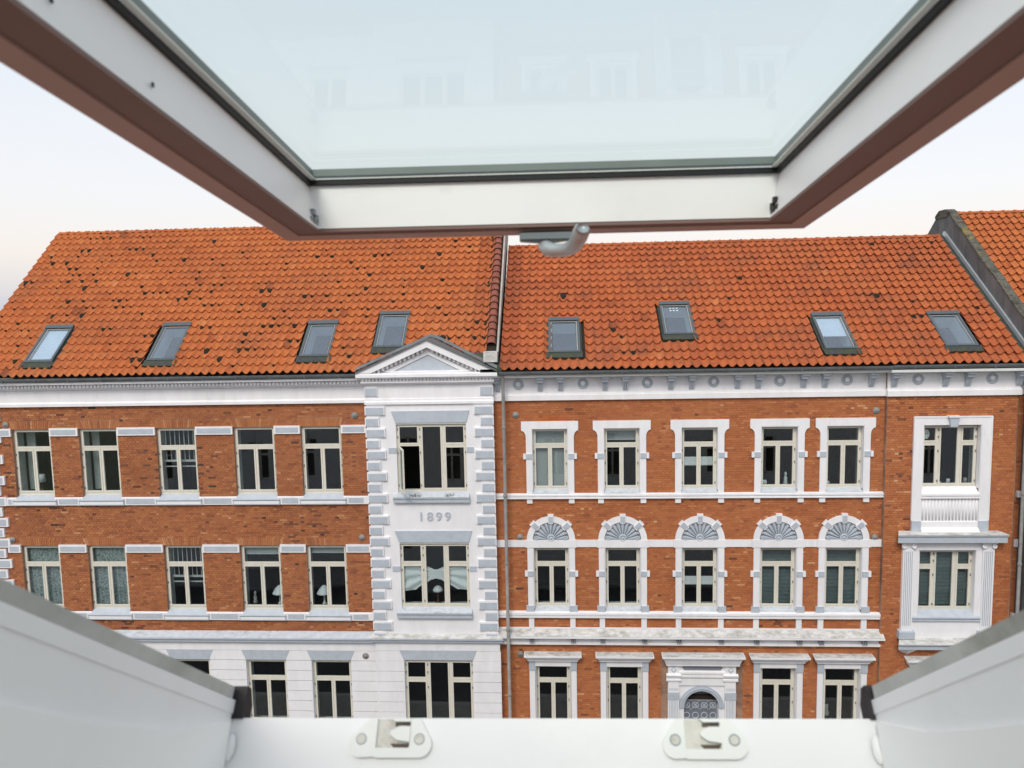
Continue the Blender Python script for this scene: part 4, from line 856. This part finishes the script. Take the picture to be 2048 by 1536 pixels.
fig = lambda x, z, y, s=1: MB().lathe(x, y, z, [(.06 * s, 0), (.07 * s, .04 * s), (.05 * s, .12 * s), (.06 * s, .2 * s), (.025 * s, .26 * s), (.04 * s, .31 * s), (.035 * s, .36 * s), (.01, .39 * s)], 10)
plain('figurine', fig(-9.62, -9.05, 22.3), 'fig', 'grey seated figurine left of the lamp on the window sill', 'figurine', True)
plain('figurine', fig(6.72, -5.36, 22.42, .95), 'lamp', 'white figurine standing in the right pane of the fourth top-floor window', 'figurine', True)
plain('vase', MB().lathe(6.10, 22.4, -5.37, [(.06, 0), (.07, .06), (.06, .14)], 10), 'lamp', 'small white pot in the left pane of the fourth top-floor window', 'pot', True)
plain('vase', MB().lathe(7.95, 22.4, -5.37, [(.03, 0), (.06, .05), (.03, .10)], 10), 'lamp', 'round white ball vase in the fifth top-floor window of number 10', 'vase', True)
K[0] = .994
for i, (x, h, lb) in enumerate(((10.62, .07, 'low white bowl at the left of the end bay top window'), (11.13, .06, 'little white dish below the tall pane of the end bay top window'), (11.38, .14, 'white mug on the sill below the tall pane'), (11.63, .15, 'pale cup beside the white mug on the sill'), (11.86, .17, 'glass jar at the right end of the end bay top window'))):
    plain('pot', MB().lathe(x, YR + .36, -5.36, [(.045, 0), (.055, h * .5), (.05, h)], 10), 'fig' if i > 2 else 'lamp', lb, 'pot', True)
pc = MB().prism([(10.64 + .085 * cos(a) + .0, -3.86 + .14 * sin(a)) for a in [2 * pi * k / 14 for k in range(14)]][::-1], YR + .19, YR + .196)
pm = plain('picture', pc, 'pic', 'pale oval paper mask hung in the top left pane of the end bay', 'picture')
part('eye_mark', B(10.595, 10.63, -3.85, -3.83, YR + .184, YR + .189), 'black', pm); part('eye_mark', B(10.655, 10.69, -3.85, -3.83, YR + .184, YR + .189), 'black', pm)
K[0] = 1
def catf(x, z, y):
    m = MB().lathe(x, y, z, [(.07, 0), (.08, .08), (.05, .2), (.055, .25), (.05, .31), (.02, .34)], 10)
    for s_ in (-1, 1): m.prism([(x + s_ * .045 - .018, z + .30), (x + s_ * .045 + .018, z + .30), (x + s_ * .045, z + .37)], y - .01, y + .01)
    return m
plain('cat_figurine', catf(8.03, -12.55, 22.35), 'fig', 'striped cat figure sitting in the ground floor window by the end bay', 'figurine', True)
# blinds and curtains
def blind(a, b, c, d, y, label, material='blind', cat='blind'):
    m = B(a, b, c, d, y, y + .008); o = plain('roller_blind', m, material, label, cat); part('blind_rod', B(a - .01, b + .01, c - .02, c, y - .01, y + .015), 'inner', o)
blind(-.74, .18, -5.33, -3.6, 22.26, 'pale roller blind drawn full down in the first top-floor window')
blind(1.38, 2.30, -3.93, -3.6, 22.26, 'pale roller blind covering only the upper pane, second top-floor window')
blind(3.62, 4.60, -4.72, -4.48, 22.26, 'white cloth band across the middle of the third top-floor window', 'cloth', 'curtain')
blind(3.66, 4.60, -8.38, -8.14, 22.26, 'white cloth band across the middle of the third arched window', 'cloth', 'curtain')
blind(-9.80, -8.72, -7.42, -7.14, 22.22, 'half lowered pale blind over the window with figurine and lamp')
blind(-7.72, -6.64, -7.38, -7.14, 22.22, 'half lowered pale blind over the lamp window beside the bay')
def venetian(a, b, c, d, y, label):
    m = MB(); z = c
    while z < d: m.add([(a, y, z), (b, y, z), (b, y + .03, z + .022), (a, y + .03, z + .022)], [(0, 1, 2, 3)]); z += .042
    o = plain('venetian_blind', m, 'venet', label, 'blind')
venetian(5.92, 6.90, -8.95, -7.3, 22.26, 'dark slatted blind in the fourth arched window of number 10')
venetian(7.80, 8.78, -8.95, -7.3, 22.26, 'dark slatted blind in the fifth arched window of number 10')
K[0] = .994; venetian(10.5, 12.0, -9.0, -7.35, YR + .26, 'dark slatted blind in the columned window of the end bay'); K[0] = 1
def drape(a, b, c, d, y, material, label, f=22, amp=.02, cat='curtain'):
    m = MB(); nx, nz = 40, 4
    vs = [(a + (b - a) * i / nx, y + amp * sin(f * i / nx * 2.1 + j * .2) , c + (d - c) * j / nz) for j in range(nz + 1) for i in range(nx + 1)]
    m.add(vs, [(j * (nx + 1) + i, j * (nx + 1) + i + 1, (j + 1) * (nx + 1) + i + 1, (j + 1) * (nx + 1) + i) for j in range(nz) for i in range(nx)]); plain('curtain', m, material, label, cat, True)
drape(-16.88, -15.75, -9.05, -7.14, 22.22, 'lace', 'patterned lace curtain filling the lower left corner window')
drape(-14.72, -13.6, -9.05, -7.14, 22.22, 'lace', 'patterned lace curtain in the second window from left, middle row')
drape(-16.85, -16.55, -5.4, -3.45, 22.5, 'inner', 'pale side curtain behind the drum lamp')
drape(-14.70, -14.45, -5.4, -3.45, 22.5, 'inner', 'pale side curtain in the second top window from the left')
# vertical white bars inside the third windows
for (bot, top, lb) in ((-5.5, -3.44, 'row of thin white bars inside the third top-row window'), (-9.17, -7.13, 'row of thin white bars inside the third middle-row window')):
    t = thing('window_bars', (-11.7, 22.26, bot + ZC), lb, 'bars')
    for k in range(8): x = -12.17 + k * .145; part('bar', B(x, x + .018, top - 1.0, top - .02, 22.25, 22.27), 'inner', t)
    part('cross_rail', B(-12.24, -11.12, top - 1.06, top - 1.0, 22.24, 22.28), 'inner', t); part('cross_rail', B(-12.24, -11.12, top - 1.22, top - 1.19, 22.24, 22.28), 'inner', t)
# tied curtain in the bay
K[0] = .9886
m = MB(); nx, nz = 72, 14; vs = []
for j in range(nz + 1):
    for i in range(nx + 1):
        u = -4.82 + 2.0 * i / nx; q = (u + 3.83) / .98; aq = abs(q)
        top = -7.70 - .20 * math.exp(-(q * 3.2) ** 2) - .06 * (aq > .62)
        bot = -8.18 - .36 * min(1, aq * 1.5) ** 1.3 - (.10 if q < -.6 else 0) * (aq - .5)
        z = bot + (top - bot) * j / nz; an = math.atan2(z + 8.0, q * .98 + 1e-4)
        vs.append((u, 21.90 + .028 * sin(an * 17) * min(1, aq * 3) - .03 * math.exp(-(q * 8) ** 2), z))
m.add(vs, [(j * (nx + 1) + i, j * (nx + 1) + i + 1, (j + 1) * (nx + 1) + i + 1, (j + 1) * (nx + 1) + i) for j in range(nz) for i in range(nx)])
plain('tied_curtain', m, 'cloth', 'white curtain knotted in the middle of the bay window', 'curtain', True)
K[0] = 1
# dried plants on the bay sill
def dryplant(x, z, y, label, n=70, w=.16, seed=1):
    r = random.Random(seed); m = MB()
    for i in range(n):
        a = r.uniform(0, 2 * pi); l = r.uniform(.05, .15); bx_ = x + r.uniform(-w, w); by = y + r.uniform(-.04, .04); tx = bx_ + cos(a) * l * .8; tz = z + l * r.uniform(.3, 1)
        m.add([(bx_ - .004, by, z), (bx_ + .004, by, z), (tx + .004, by + sin(a) * l * .5, tz), (tx - .004, by + sin(a) * l * .5, tz)], [(0, 1, 2, 3)])
    plain('dried_plant', m, 'dry', label, 'plant')
dryplant(-4.28, -5.52, 21.66, 'dried grassy tuft on the bay sill below the open casement', 90, .14, 1)
dryplant(-3.28, -5.52, 21.66, 'dried twiggy tuft at the right of the bay sill', 60, .15, 2)

# ================================================================== ROOF WINDOW the photograph looks through
K[0] = 1
SL = rad(37); P0 = Vector((-.0197, .778, -.4451)); sdir = Vector((0, cos(SL), -sin(SL))); ndir = Vector((0, sin(SL), cos(SL))); ROLL = .0122
def fp(x, s, n):    # x across, s down the slope from the bottom rail, n out of the roof; the frame sits a hair out of level
    p = P0 + Vector((x, 0, x * ROLL)) + sdir * s + ndir * n; return (p.x, p.y, p.z)
Q6 = [(0, 2, 3, 1), (4, 5, 7, 6), (0, 1, 5, 4), (2, 6, 7, 3), (0, 4, 6, 2), (1, 3, 7, 5)]
def fb(m, a, b, c, d, n0, n1): return m.add([fp(x, s, n) for n in (n0, n1) for s in (c, d) for x in (a, b)], Q6)
HW = .35; LEN = 1.19
RWn = thing('roof_window', fp(0, 0, 0)[:2] + (fp(0, 0, 0)[2] + ZC,), 'open white roof window in the foreground, sash swung up overhead', 'window')
fr = MB()
fb(fr, -HW - .06, HW + .06, 0, .045, -.16, -.0)          # bottom rail
for sx in (-1, 1):
    a, b = sorted((sx * HW, sx * (HW + .045))); fb(fr, a, b, -LEN, .0, -.14, .018)
fb(fr, -HW - .05, HW + .05, -LEN - .05, -LEN, -.14, .018)
F = part('frame', fr, 'paint', RWn)
for sx in (-1, 1):
    a, b = sorted((sx * (HW - .0005), sx * (HW + .055)))
    m = MB(); fb(m, a, b, -LEN, -.012, .0185, .031); part('cover_strip', m, 'strip', F)
    a, b = sorted((sx * (HW - .002), sx * (HW + .02))); m = MB(); fb(m, a, b, -LEN, -.004, -.003, .004); 
    m = MB(); fb(m, *(sorted((sx * (HW - .0012), sx * (HW + .01)))), -LEN, -.001, .004, .0179); part('jamb_step', m, 'paint', F)
    a, b = sorted((sx * (HW - (.0125 if sx < 0 else .0055)), sx * (HW + .012))); m = MB()
    m.add([fp(x, s, n) for x in (a, b) for s, n in ((-.004, -.001), (.020, -.001), (.020, .016), (.008, .032), (-.004, .033))], [(0, 1, 2, 3, 4), (9, 8, 7, 6, 5)] + [(i, i + 5, (i + 1) % 5 + 5, (i + 1) % 5) for i in range(5)])
    part('corner_seal', m, 'seal', F)
    # lining board: its upper edge bends where it meets the corner
    x0 = sx * (HW - .0035); x1 = sx * (HW + .03); top = [(-LEN, -.060), (-.60, -.050), (-.42, -.042), (-.34, -.0405), (-.27, -.038), (-.20, -.034), (-.12, -.026), (-.05, -.012), (-.012, -.004), (-.003, -.06), (-.0006, -.20)]
    vs = [fp(x, s, n) for x in (x0, x1) for s, n in top + [(-.0006, -.55), (-LEN, -.55)]]; nn = len(top) + 2
    part('side_lining', MB().add(vs, [tuple(range(nn)), tuple(range(2 * nn - 1, nn - 1, -1))] + [(i, i + nn, (i + 1) % nn + nn, (i + 1) % nn) for i in range(nn)]), 'liner', RWn)
    m = MB(); m.add([fp(sx * (HW - .0025) - sx * .0035 * (1 if k else 0) * 0 + .006 * cos(a) * (1 - k * .35) - sx * .002, -.004 - .003 * k, -.030 + .014 * sin(a) * (1 - k * .3)) for k in (0, 1) for a in [2 * pi * j / 14 for j in range(14)]], [tuple(range(14, 28))] + [(j, (j + 1) % 14, (j + 1) % 14 + 14, j + 14) for j in range(14)])
    part('corner_plug', m, 'paint', F, True)
m = MB(); fb(m, -HW, HW, -.002, .02, -.30, -.052); part('bottom_lining', m, 'paint', RWn)
m = MB(); fb(m, -HW - .05, HW + .05, .002, .20, -.03, -.004); part('sill_flashing', m, 'strip', RWn)
# strike plates with their tongue, recess and screws
def strike(xa, xb, xl, xr):
    def pl(pts, s0, s1): n = len(pts); return MB().add([fp(x, s, z) for s in (s0, s1) for x, z in pts], [tuple(range(n - 1, -1, -1)), tuple(range(n, 2 * n))] + [(i, i + n, (i + 1) % n + n, (i + 1) % n) for i in range(n)])
    def arc(cx, cz, r, a0, a1, n=6): return [(cx + r * cos(rad(a0 + (a1 - a0) * i / n)), cz + r * sin(rad(a0 + (a1 - a0) * i / n))) for i in range(n + 1)]
    bot = -.0385; r = .013
    left = [(xa, -.0008)] + arc(xl + r, -.0265, r, 150, 270); rite = arc(xr - r, -.0265, r, -90, 30) + [(xb, -.0008)]
    w = xr - xl; ca = xa + (xb - xa) * .10 + .003; cb = xa + (xb - xa) * .82
    # ring round the recess: left cheek, right cheek, bottom bar
    P = part('strike_plate', pl(left + [(ca, -.0385 + .0), (ca, -.0008)][::1], -.0060, -.0003), 'plast', RWn)
    part('plate_cheek', pl([(cb, -.0008), (cb, -.0395)] + rite, -.0060, -.0003), 'plast', P)
    part('plate_foot', pl([(ca, -.0300), (ca, -.0396), (cb, -.0396), (cb, -.0300)], -.0060, -.0003), 'plast', P)
    part('recess', pl([(ca, -.001), (ca, -.0300), (cb, -.0300), (cb, -.001)], -.0012, -.0002), 'plastdirt', P)
    part('recess_slot', pl([(cb - .018, -.0044), (cb - .018, -.0085), (cb, -.0085), (cb, -.0044)], -.0016, -.0011), 'slot', P)  # dark brown slot pieces laid in the recess above and below the tongue
    part('recess_slot', pl([(cb - .022, -.0255), (cb - .018, -.0295), (cb - .002, -.0295), (cb, -.0255)], -.0016, -.0011), 'slot', P)
    part('tongue', pl([(cb, -.0088), (cb - .012, -.0088), (cb - .021, -.0135), (cb - .0215, -.0170), (cb - .014, -.0225), (cb, -.0245)], -.0085, -.001), 'plast', P)
    part('plate_lip', pl([(cb - .022, -.0008), (cb - .017, -.0042), (cb, -.0042), (cb, -.0008)], -.0075, -.001), 'plast', P)
    for cx in (xl + .0135, xr - .0135):
        mm = MB()
        prf = [(.0046, -.0061), (.0046, -.0068), (.0036, -.0068), (.0036, -.0063), (.0026, -.0066), (.0010, -.0066), (.0009, -.0062)]
        vs = [fp(cx + q * cos(2 * pi * k / 16), s, -.0215 + q * sin(2 * pi * k / 16)) for q, s in prf for k in range(16)]
        mm.add(vs, [(j * 16 + k, j * 16 + (k + 1) % 16, (j + 1) * 16 + (k + 1) % 16, (j + 1) * 16 + k) for j in range(len(prf) - 1) for k in range(16)] + [tuple(range((len(prf) - 1) * 16, len(prf) * 16))])
        part('screw', mm, 'plastdirt', P)
        part('screw_seat', pl([(cx + .0060 * cos(2 * pi * k / 16), -.0215 + .0060 * sin(2 * pi * k / 16)) for k in range(16)], -.00615, -.0059), 'steeld', P)
XO = P0.x
strike(-.2116 - XO, -.1560 - XO, -.2325 - XO, -.1420 - XO)
strike(.1200 - XO, .1760 - XO, .1045 - XO, .1930 - XO)

# sash, hinged at the top and standing almost level
Ms = Vector((-.02213, 1.1356, .1120))
xv_ = Vector((.99989, .014836, -.000866)); dv_ = Vector((-.014827, .991985, -.125486)); nv_ = Vector((-.001003, .125485, .992095))   # axes: across, outward, up
def sp(x, s, n):    # x across, s back towards the hinge, n up
    p = Ms + xv_ * x - dv_ * s + nv_ * n; return (p.x, p.y, p.z)
SWd = .385; SLn = 1.33; i0, i1 = .3225, .3395; h = .0715
m = MB()
# white inner faces with their splay, built as solid rails
def rail(pts_a, pts_b): n = len(pts_a); return [tuple(range(n - 1, -1, -1)), tuple(range(n, 2 * n))] + [(i, (i + 1) % n, (i + 1) % n + n, i + n) for i in range(n)]
for sx in (-1, 1):
    A = [sp(sx * i0, .044, .003), sp(sx * i1, .040, h), sp(sx * (SWd - .004), .004, h), sp(sx * (SWd - .004), .004, .004)]
    Bp = [sp(sx * i0, SLn - .04, .004), sp(sx * i1, SLn - .03, h), sp(sx * (SWd - .004), SLn, h), sp(sx * (SWd - .004), SLn, .004)]
    m.add(A + Bp, rail(A, Bp))
for s_a, s_b, s_c in ((.044, .040, .004), (SLn - .04, SLn - .03, SLn)):
    A = [sp(-i0, s_a, .004), sp(-i1, s_b, h), sp(-SWd + .004, s_c, h), sp(-SWd + .004, s_c, .004)]; Bp = [sp(i0, s_a, .004), sp(i1, s_b, h), sp(SWd - .004, s_c, h), sp(SWd - .004, s_c, .004)]
    m.add(A + Bp, rail(A, Bp))
SASH = part('sash', m, 'paint', RWn, label='white top-hung sash standing open')
def srg(x, s0, s1, w, n0, n1, wb=None):
    wb = wb or w; g = MB()
    for a, b, c, d in ((-x, -x + w, s0, s1), (x - w, x, s0, s1), (-x + w, x - w, s0, s0 + wb), (-x + w, x - w, s1 - wb, s1)):
        g.add([sp(xx, s, n) for n in (n0, n1) for s in (c, d) for xx in (a, b)], Q6)
    return g
part('underside_trim', srg(.3575, .0300, SLn - .03, .0350, -.001, .0028, .0140), 'under_shade', SASH)  # down-facing plane of the white sash, its shade painted in as brown
part('edge_trim', srg(.3845, .0005, SLn, .0272, -.0030, .004, .0296), 'edge_shade', SASH)  # outer flange, the same shade painted in a lighter tone
part('outer_cover', srg(.3860, -.003, SLn + .004, .0150, .006, h + .02), 'alu', SASH)
part('gasket', srg(.3405, .0385, SLn - .04, .0075, h - .004, h + .003), 'black', SASH)
part('edge_reflection', srg(.3330, .0455, SLn - .045, .0070, h + .0032, h + .0045, .002), 'edge_reflect', SASH)  # pale ring: reflection between gasket and spacer put in as colour
part('glass_spacer', srg(.3350, .0440, SLn - .045, .0050, h + .0075, h + .0175, .0060), 'spacer', SASH)
g = MB(); g.add([sp(x, s, n) for n in (h + .0180, h + .0205) for s in (.03, SLn - .03) for x in (-.345, .345)], Q6)
part('pane', g, 'paneBig', SASH)
# small corner clips and screw holes
for sx in (-1, 1):
    m = MB()
    for k, (dx, ds, dn, q) in enumerate(((.0, .050, .018, .006), (.001, .062, .024, .005), (.0015, .060, .012, .005), (.0, .048, .008, .0045), (.001, .072, .012, .004))):
        x = sx * (i0 + .0035 - dx); c = Vector(sp(x, ds, dn)); m.add([tuple(c + Vector((q * .5 * cx_, q * cy_, q * cz_ * .8))) for cz_ in (-1, 1) for cy_ in (-1, 1) for cx_ in (-1, 1)], Q6)
    part('corner_clip', m, 'seal' if sx > 0 else 'steeld', SASH)
for s, n in ((.63, .022), (.50, .020)):
    m = MB(); c = sp(-i0 - .0022, s, n); m.add([(c[0] + .0012 * d, c[1] + .0018 * cos(a), c[2] + .0024 * sin(a)) for d in (0, 1) for a in [2 * pi * j / 10 for j in range(10)]], [tuple(range(10, 20))] + [(j, (j + 1) % 10, (j + 1) % 10 + 10, j + 10) for j in range(10)]); part('screw_hole', m, 'seal', SASH)
# latch plate and lever under the bottom rail
m = MB(); m.prism([(-.0530, .1080), (.0240, .1085), (.0240, .0985), (-.0070, .0945), (-.0220, .0945), (-.0530, .0975)][::-1], 1.100, 1.122); part('latch_plate', m, 'steeld', SASH)
m = MB(); m.add([(-.0515, 1.094, .0995), (.0225, 1.094, .0995), (-.0515, 1.094, .1085), (.0225, 1.094, .1085), (-.0515, 1.100, .0995), (.0225, 1.100, .0995), (-.0515, 1.1, .1085), (.0225, 1.1, .1085)], [(0, 1, 3, 2), (0, 4, 5, 1), (2, 3, 7, 6)]); part('latch_cover', m, 'steeld', SASH)
m = MB(); m.tube([(-.0155, 1.112, .0965), (-.0155, 1.105, .0900), (-.0120, 1.098, .0850), (-.002, 1.090, .0823), (.012, 1.080, .0818), (.0215, 1.066, .0838), (.0270, 1.050, .0880), (.0310, 1.034, .0950), (.0345, 1.020, .1030), (.0355, 1.016, .1055)], [.0105, .0110, .0110, .0095, .0095, .0102, .0108, .0112, .0112, .0085], 16)
part('latch_lever', m, 'steel', SASH, True)
m = MB(); m.tube([(.0200, 1.110, .1060), (.0200, 1.108, .0860)], .0010, 6); part('latch_pin', m, 'steeld', SASH)

# the house this window belongs to: roof slab and clay tiles round the opening, street front below the eaves
RH = thing('street_house', (0, 0, ZC - 1.2), 'house on the near side of the street whose roof holds the open window', 'building')
hx = HW + .06
m = MB()
for a, b, c, d in ((-9, -hx, -1.5, 3.2), (hx, 9, -1.5, 3.2), (-hx, hx, .05, 3.2), (-hx, hx, -1.5, -LEN - .05)): fb(m, a, b, c, d, -.26, -.075)
part('roof_slab', m, 'verge', RH)
tl = MB(); rr_ = random.Random(2)
for i in range(72):
    for j in range(14):
        x = -9 + i * .25; s = 3.1 - j * .34
        if x + .25 > -hx - .02 and x < hx + .02 and s - .34 < .10 and s > -LEN - .2: continue
        tl.add([fp(x + .25 * t, s - sl_, -.072 + .03 * ((1 + cos(2 * pi * t)) / 2) + nn_) for sl_, nn_ in ((.36, 0), (0, .012)) for t in (0, .12, .3, .5, .7, .88, 1)], [(q, q + 7, q + 8, q + 1) for q in range(6)], rr_.uniform(.3, .8))
part('roof_tile', tl, 'tile', RH, True, kind='stuff')
YH = 3.35
hh_ = [(x - .55, x + .55, z, z + 2.0) for x in (-22.6, -19.8, -17, -14.2, -11.4, -8.6, -5.8, -3.0, -.2, 2.6, 5.4, 8.2, 11, 13.8, 16.6, 19.4) for z in (-12.9, -9.2, -5.5)]
front = MB()
for a, b, c, d in wall_cells(-24, 24, -14.5, -2.75, hh_): front.add([(a, YH, c), (a, YH, d), (b, YH, d), (b, YH, c)], [(0, 1, 2, 3)])
part('street_front', front, 'inner', RH)
part('cornice', B(-24, 24, -2.95, -2.6, YH - .1, YH + .35), 'white', RH)
for i, (a, b, c, d) in enumerate(hh_):
    f = MB(); rings(f, a, b, c, d, .09, YH - .12, YH - .04); f.box((a + b) / 2 - .05, (a + b) / 2 + .05, c, d, YH - .12, YH - .04); f.box(a, b, d - .62, d - .5, YH - .115, YH - .045)
    w_ = part('window', f, 'cream', RH); part('pane', B(a + .09, b - .09, c + .09, d - .09, YH - .15, YH - .13), 'dark', w_)
# roofs of the row on either side
for a, b in ((-24, -9.05), (9.05, 24)): m = MB(); fb(m, a, b, -1.5, 3.2, -.26, -.06); part('roof_slab', m, 'verge', RH)
